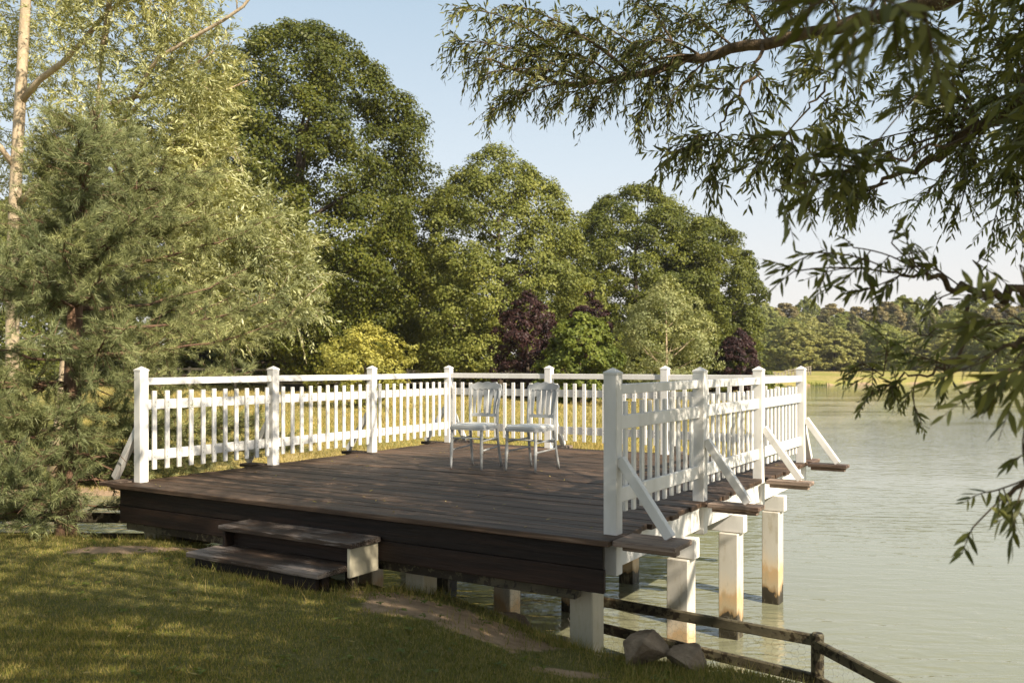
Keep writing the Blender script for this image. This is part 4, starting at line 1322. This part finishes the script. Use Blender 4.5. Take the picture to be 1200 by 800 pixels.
    SH_ = [(-3.6, 5.2, 4.6, 190, 1.4, 1.2, .8), (-2.0, 5.0, 4.6, 170, 1.4, 1.2, .8), (-.4, 4.9, 4.6, 190, 1.3, 1.2, .8), (-4.6, 6.6, 4.8, 110, 1.3, 1.2, .8), (-2.9, 6.8, 4.8, 150, 1.3, 1.1, .8), (-1.2, 6.2, 4.8, 220, 1.3, 1.1, .8),
           (.6, 5.2, 4.6, 90, 1.0, .9, .7), (-4.4, 8.0, 5.2, 100, 1.3, 1.0, .8), (-2.4, 7.9, 5.0, 220, 1.3, 1.0, .8), (-1.0, 7.4, 5.0, 230, 1.2, 1.0, .8), (.0, 6.5, 4.9, 70, 1.0, .9, .7),
           (-2.2, 9.3, 5.2, 220, 1.2, 1.0, .8), (-.9, 8.8, 5.2, 170, 1.2, 1.0, .8), (-.1, 8.0, 5.0, 40, 1.1, .9, .8), (-1.2, 10.4, 5.4, 190, 1.1, .9, .8), (-.1, 9.8, 5.4, 60, 1.0, .9, .8),
           (-5.8, 5.6, 4.6, 130, 1.5, 1.4, .8), (-5.5, 3.5, 4.6, 140, 1.5, 1.4, .8), (-1.5, 3.0, 4.6, 170, 1.6, 1.4, .8), (1.5, 3.2, 4.6, 140, 1.4, 1.2, .8), (-3.6, 3.2, 4.6, 150, 1.6, 1.4, .8), (-.2, 11.3, 5.8, 60, .9, .8, .6),
           (.75, 6.0, 2.3, 120, .55, .5, .5, 1.95), (1.15, 6.7, 2.3, 130, .55, .5, .5, 1.85), (1.6, 7.4, 2.3, 90, .5, .5, .45, 1.85), (2.1, 8.2, 2.3, 55, .5, .5, .4, 1.85),
           (.6, 5.9, 2.2, 130, .35, .3, .6, 1.6), (-3.3, 9.0, 4.0, 70, .8, .6, .5, 1.9), (-2.6, 10.3, 4.0, 60, .7, .6, .5, 1.9), (-1.8, 11.6, 4.0, 30, .6, .5, .5, 1.9)]
    SH_ += [(rng.uniform(-4.8, .2), rng.uniform(4.2, 7.8), rng.uniform(4.2, 5.2), 45, .55, .5, .5) for _ in range(20)]
    for s_ in SH_:
        shade(*s_)
    for i in range(18):                                  # unseen clumps added to the crown behind the viewer, to cut sky fill
        c = np.array([rng.uniform(-5, 9), rng.uniform(-9, -3.2), rng.uniform(5.5, 9.0)])
        d = rdir(170, rng) * rng.uniform(.1, 1, (170, 1)) ** .5
        Ps.append(c + d * np.array([1.8, 1.8, 1.0]))
        tt = np.linspace(0, 1, 7)[:, None]; m_ = (crot + c) / 2 + np.array([0, 0, .6])
        b.tube((1 - tt) ** 2 * crot + 2 * tt * (1 - tt) * m_ + tt ** 2 * c, np.linspace(.08, .02, 7), 6, False)
    P = np.concatenate(Ps)
    Dv = unit(rdir(len(P), rng) + np.array([-.2, .2, -.2]))
    Vc, fcc, _ = twigs(P, Dv, .55, 15, .13, .24, rng, .7, False)
    allp, pale_p = [(Vc, fcc)], []
    for P, Dv, tl, m, leaf, droop, pale, asp in tws:
        V, fc, info = twigs(P, Dv, tl, m, leaf, asp, rng, droop, True)
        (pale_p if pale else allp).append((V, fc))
        twig_wood(b, info, .0026)
    b.build('trunk', M['willowbark'], root, True)
    link_leaves('crown', allp, M['willow_leaf'], root)
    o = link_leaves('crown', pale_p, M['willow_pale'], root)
    o['label'] = 'paler willow leaves, partly sunlight put into their colour'
    print('willow leaves', sum(len(f[0]) for _, f in allp))
near_willow()

# ------------------------------------------------------------------ grass
def make_grass():
    rng = np.random.default_rng(3)
    n = 330000
    # even in the picture: sample distance with more density close by
    y = 3.6 + 6.6 * rng.uniform(0, 1, n) ** 1.25
    x = (rng.uniform(-.66, .36, n)) * y
    d = lake_sd(x, y)
    s = soil_mask(x, y)
    patch = vnoise(x, y, 2.2, 55) + .6 * vnoise(x, y, 6, 56)
    keep = (d > .03 + .10 * rng.uniform(0, 1, n)) & (rng.uniform(0, 1, n) > s * 1.15) & (rng.uniform(0, 1, n) < .80 + .25 * patch)
    rel = np.stack([x, y], -1) - B0; u = rel @ np.array([CO, -SI]); v = rel @ np.array([SI, CO])
    keep &= ~((u > 0) & (u < DW) & (v > .25))
    keep &= ~((u > 1.72) & (u < 3.1) & (v > -.78))
    x, y, d, patch = x[keep], y[keep], d[keep], patch[keep]
    n = len(x)
    z = ground_z(x, y)
    tall = np.where(d < .45, 1.8, 1.0) * (1 + .3 * patch)
    h = rng.uniform(.010, .030, n) * tall * (1 + 1.2 * (rng.uniform(0, 1, n) > .985))
    a = rng.uniform(0, 6.283, n); w = rng.uniform(.0018, .0035, n)
    lean = rng.uniform(.1, .9, n) * h; b_ = rng.uniform(0, 6.283, n)
    V = np.empty((n, 3, 3))
    V[:, 0] = np.stack([x - np.cos(a) * w, y - np.sin(a) * w, z - .004], -1)
    V[:, 1] = np.stack([x + np.cos(a) * w, y + np.sin(a) * w, z - .004], -1)
    V[:, 2] = np.stack([x + np.cos(b_) * lean, y + np.sin(b_) * lean, z + h], -1)
    o = link_mesh('lawn_grass', V.reshape(-1, 3), np.arange(n * 3).reshape(-1, 3), M['grass'])
    tag(o, 'short shaded green and straw lawn grass in front of the deck', 'grass', kind='stuff')
    # dry grass across the inlet and over the field
    n = 150000
    y = 14.5 + 38 * rng.uniform(0, 1, n) ** 1.7
    x = rng.uniform(-.50, .34, n) * y
    d = lake_sd(x, y)
    k = d > .3 + .5 * rng.uniform(0, 1, n)
    x, y = x[k], y[k]; n = len(x); z = ground_z(x, y)
    h = rng.uniform(.03, .10, n) * (1 + 1.0 * (vnoise(x, y, .8, 5) > .5)); a = rng.uniform(0, 6.283, n); w = .004 + .00035 * y
    lean = rng.uniform(.1, .8, n) * h; b_ = rng.uniform(0, 6.283, n)
    V = np.empty((n, 3, 3))
    V[:, 0] = np.stack([x - np.cos(a) * w, y - np.sin(a) * w, z - .004], -1)
    V[:, 1] = np.stack([x + np.cos(a) * w, y + np.sin(a) * w, z - .004], -1)
    V[:, 2] = np.stack([x + np.cos(b_) * lean, y + np.sin(b_) * lean, z + h], -1)
    o = link_mesh('field_grass', V.reshape(-1, 3), np.arange(n * 3).reshape(-1, 3), M['drygrass'])
    tag(o, 'dry yellow grass of the sunlit field beyond the deck', 'grass', kind='stuff')
make_grass()

def reeds():
    rng = np.random.default_rng(19)
    P = []
    for i in range(20, len(SH) - 2):
        a, c = SH[i], SH[i + 1]
        L = np.linalg.norm(c - a)
        if L > 120: continue
        n = int(L * 40)
        t = rng.uniform(0, 1, (n, 1)); q = a + (c - a) * t
        k = vnoise(q[:, 0], q[:, 1], .35, 6) > .05
        P.append((q + rng.normal(0, .6, (n, 2)))[k])
    P = np.concatenate(P); d = lake_sd(P[:, 0], P[:, 1]); P = P[(d > -.25) & (d < 1.6)]
    n = len(P); z = np.maximum(ground_z(P[:, 0], P[:, 1]), -.05)
    h = rng.uniform(.12, .55, n); a = rng.uniform(0, 6.283, n); w = .006 + .0004 * P[:, 1]; l = h * rng.uniform(.1, .5, n); bb = rng.uniform(0, 6.283, n)
    V = np.empty((n, 3, 3))
    for j, sg in ((0, -1), (1, 1)):
        V[:, j] = np.stack([P[:, 0] + sg * np.cos(a) * w, P[:, 1] + sg * np.sin(a) * w, z - .02], -1)
    V[:, 2] = np.stack([P[:, 0] + np.cos(bb) * l, P[:, 1] + np.sin(bb) * l, z + h], -1)
    o = link_mesh('shore_reeds', V.reshape(-1, 3), np.arange(n * 3).reshape(-1, 3), M['bright_leaf'])
    tag(o, 'low green reeds and grass along the far edge of the lake', 'reeds', kind='stuff')
reeds()

def weeds():
    rng = np.random.default_rng(41)
    n = 420
    y = 4.3 + 5.2 * rng.uniform(0, 1, n) ** 1.2; x = rng.uniform(-.62, .2, n) * y
    rel = np.stack([x, y], -1) - B0; u = rel @ np.array([CO, -SI]); v = rel @ np.array([SI, CO])
    k = (lake_sd(x, y) > .3) & ~((u > -.1) & (v > -.35)) & ~((u > 1.6) & (u < 3.2) & (v > -.9)) & (vnoise(x, y, 1.7, 44) > -.1)
    x, y = x[k], y[k]; n = len(x)
    m = 7
    P0 = np.stack([x, y, ground_z(x, y) + .016], -1)[:, None] * np.ones((1, m, 1))
    a = rng.uniform(0, 6.283, (n, m)); l = rng.uniform(.014, .034, (n, 1)) * rng.uniform(.7, 1.2, (n, m))
    T = np.stack([np.cos(a), np.sin(a), rng.uniform(.1, .7, (n, m))], -1)
    P = (P0 + T * l[..., None] * .6).reshape(-1, 3)
    Nn = unit(np.array([0, 0, 1.0]) + rng.normal(0, .3, (n * m, 3)))
    V, Fc = diamonds(P, Nn, (l * 1.2).ravel(), .55, rng, T.reshape(-1, 3))
    o = link_mesh('lawn_weeds', V, Fc, M['bright_leaf'])
    tag(o, 'small broad leaved weeds growing in the lawn before the deck', 'weeds', kind='stuff')
    # longer tufts at the water edge and round posts, steps and rocks
    n = 5200
    c = [(*D(.16, -.05)[:2], .22), (*D(1.75, -.05)[:2], .3), (*D(3.32, -.02)[:2], .3), (*D(4.74, -.02)[:2], .28), (.72, 5.30, .3), (1.05, 5.25, .3), (*D(2.4, -.86)[:2], .5), (*D(3.2, -.6)[:2], .3), (-4.4, 8.75, .4), (1.35, 5.4, .5), (.2, 5.9, .5)]
    j = rng.integers(0, len(c), n); cc = np.array(c)[j]
    q = cc[:, :2] + rng.normal(0, 1, (n, 2)) * cc[:, 2:] * .6
    d = lake_sd(q[:, 0], q[:, 1]); rel = q - B0; u = rel @ np.array([CO, -SI]); v = rel @ np.array([SI, CO])
    q = q[(d > .02) & ~((u > 1.68) & (u < 3.14) & (v > -.80))]; n = len(q)
    z = ground_z(q[:, 0], q[:, 1]); h = rng.uniform(.03, .10, n); a = rng.uniform(0, 6.283, n); w = rng.uniform(.0018, .0036, n); bb = rng.uniform(0, 6.283, n); l = h * rng.uniform(.1, .9, n)
    V = np.empty((n, 3, 3))
    for i, sg in ((0, -1), (1, 1)):
        V[:, i] = np.stack([q[:, 0] + sg * np.cos(a) * w, q[:, 1] + sg * np.sin(a) * w, z - .01], -1)
    V[:, 2] = np.stack([q[:, 0] + np.cos(bb) * l, q[:, 1] + np.sin(bb) * l, z + h], -1)
    o = link_mesh('edge_grass', V.reshape(-1, 3), np.arange(n * 3).reshape(-1, 3), M['grass'])
    tag(o, 'longer grass tufts round the posts, steps and rocks at the bank', 'grass', kind='stuff')
weeds()

def fallen():
    rng = np.random.default_rng(14)
    n = 110
    u = rng.uniform(.1, DW - .1, n); v = rng.uniform(-.15, DL - .1, n)
    Pd = np.array([D(a, b, .006) for a, b in zip(u, v)])
    n2 = 90
    y = rng.uniform(4.2, 8.6, n2); x = rng.uniform(-.6, .2, n2) * y
    k = lake_sd(x, y) > .5; x, y = x[k], y[k]
    Pl = np.stack([x, y, ground_z(x, y) + .028], -1)
    P = np.concatenate([Pd, Pl]); n = len(P)
    Nn = unit(rng.normal(0, .25, (n, 3)) + np.array([0, 0, 1.0]))
    V, Fc = diamonds(P, Nn, rng.uniform(.025, .06, n), .32, rng)
    V[:, 2] = np.maximum(V[:, 2], np.repeat(P[:, 2], 4) - .003)
    o = link_mesh('fallen_leaves', V, Fc, M['drygrass'])
    tag(o, 'dry narrow leaves scattered on the deck boards and lawn', 'leaves', kind='stuff')
fallen()

# ------------------------------------------------------------------ summer haze over the lake
def make_haze():
    m, nt, out = new_mat('haze_air')
    vol = nt.nodes.new('ShaderNodeVolumePrincipled')
    vol.inputs['Color'].default_value = (.95, .96, 1.0, 1); vol.inputs['Density'].default_value = .00022; vol.inputs['Anisotropy'].default_value = .1
    nt.links.new(vol.outputs[0], out.inputs['Volume'])
    x0, x1, y0, y1, z0, z1 = -640, 640, -640, 650, -3, 27
    V = np.array([(x, y, z) for z in (z0, z1) for x, y in ((x0, y0), (x1, y0), (x1, y1), (x0, y1))], float)
    o = link_mesh('haze', V, [(3, 2, 1, 0), (4, 5, 6, 7), (0, 1, 5, 4), (1, 2, 6, 5), (2, 3, 7, 6), (3, 0, 4, 7)], m)
    tag(o, 'faint pale summer haze over the lake and far wood', 'haze', kind='stuff')
make_haze()

# ------------------------------------------------------------------ light, sky, camera
w = bpy.data.worlds.new('World'); sc.world = w; w.use_nodes = True
nt = w.node_tree
bg = [n for n in nt.nodes if n.type == 'BACKGROUND'][0]
sky = nt.nodes.new('ShaderNodeTexSky'); sky.sky_type = 'NISHITA'; sky.sun_disc = False
sky.sun_elevation = SUN_EL; sky.sun_rotation = math.atan2(SUNV[0], SUNV[1])
sky.air_density = 1.0; sky.dust_density = 1.5; sky.ozone_density = 1.0; sky.altitude = 50
hs = nt.nodes.new('ShaderNodeHueSaturation'); hs.inputs['Saturation'].default_value = .72; hs.inputs['Value'].default_value = 1.15
nt.links.new(sky.outputs[0], hs.inputs['Color'])
# summer haze: the sky pales towards the horizon
tc = nt.nodes.new('ShaderNodeTexCoord'); sx = nt.nodes.new('ShaderNodeSeparateXYZ'); nt.links.new(tc.outputs['Generated'], sx.inputs[0])
hz = ramp(nt, sx.outputs['Z'], [(0.0, (.92, .92, .92)), (.15, (.85, .85, .85)), (.42, (.75, .75, .75)), (1.0, (.8, .8, .8))])
hcol = nt.nodes.new('ShaderNodeValToRGB'); hcol.color_ramp.elements[0].color = (.85, .815, .77, 1)
for p_, c_ in ((.08, (.82, .81, .79)), (.21, (.67, .755, .805)), (.38, (.48, .625, .735)), (.60, (.40, .50, .56)), (1.0, (.40, .46, .50))):
    e_ = hcol.color_ramp.elements[-1] if p_ == 1.0 else hcol.color_ramp.elements.new(p_)
    e_.position = p_; e_.color = (*c_, 1)
nt.links.new(sx.outputs['Z'], hcol.inputs['Fac'])
hb_ = mixc(nt, 1.0, hcol.outputs[0], (6.1, 6.0, 6.0), 'MULTIPLY')
for n_ in nt.nodes:
    if n_.type == 'MIX':
        n_.clamp_result = False
mx = mixc(nt, hz.outputs[0], hs.outputs[0], hb_)
nt.links.new(mx, bg.inputs['Color']); bg.inputs['Strength'].default_value = .098
sl = bpy.data.lights.new('sun', 'SUN'); sl.energy = 5.0; sl.angle = R(.5); sl.color = (1.0, .89, .73)
so = bpy.data.objects.new('sun', sl); COL.objects.link(so)
so.rotation_euler = Vector(-SUNV).to_track_quat('-Z', 'Y').to_euler(); so.location = (20, -20, 30)

cd = bpy.data.cameras.new('camera'); cam = bpy.data.objects.new('camera', cd); COL.objects.link(cam)
cam.location = (0, 0, EYE); cam.rotation_euler = (R(90), 0, 0)
cd.sensor_width = 36; cd.lens = F * 36 / 1200; cd.shift_y = (HY - 400) / 1200
cd.clip_start = .05; cd.clip_end = 3000
cd.dof.use_dof = True; cd.dof.focus_distance = 8.6; cd.dof.aperture_fstop = 3.5
sc.camera = cam
sc.render.resolution_x, sc.render.resolution_y = 1024, 682
vs = sc.view_settings
vs.view_transform = 'Standard'; vs.look = 'None'; vs.exposure = 0.90; vs.gamma = 1; vs.use_curve_mapping = False
sc.cycles.max_bounces = 6; sc.cycles.transparent_max_bounces = 4
sc.cycles.use_denoising = True
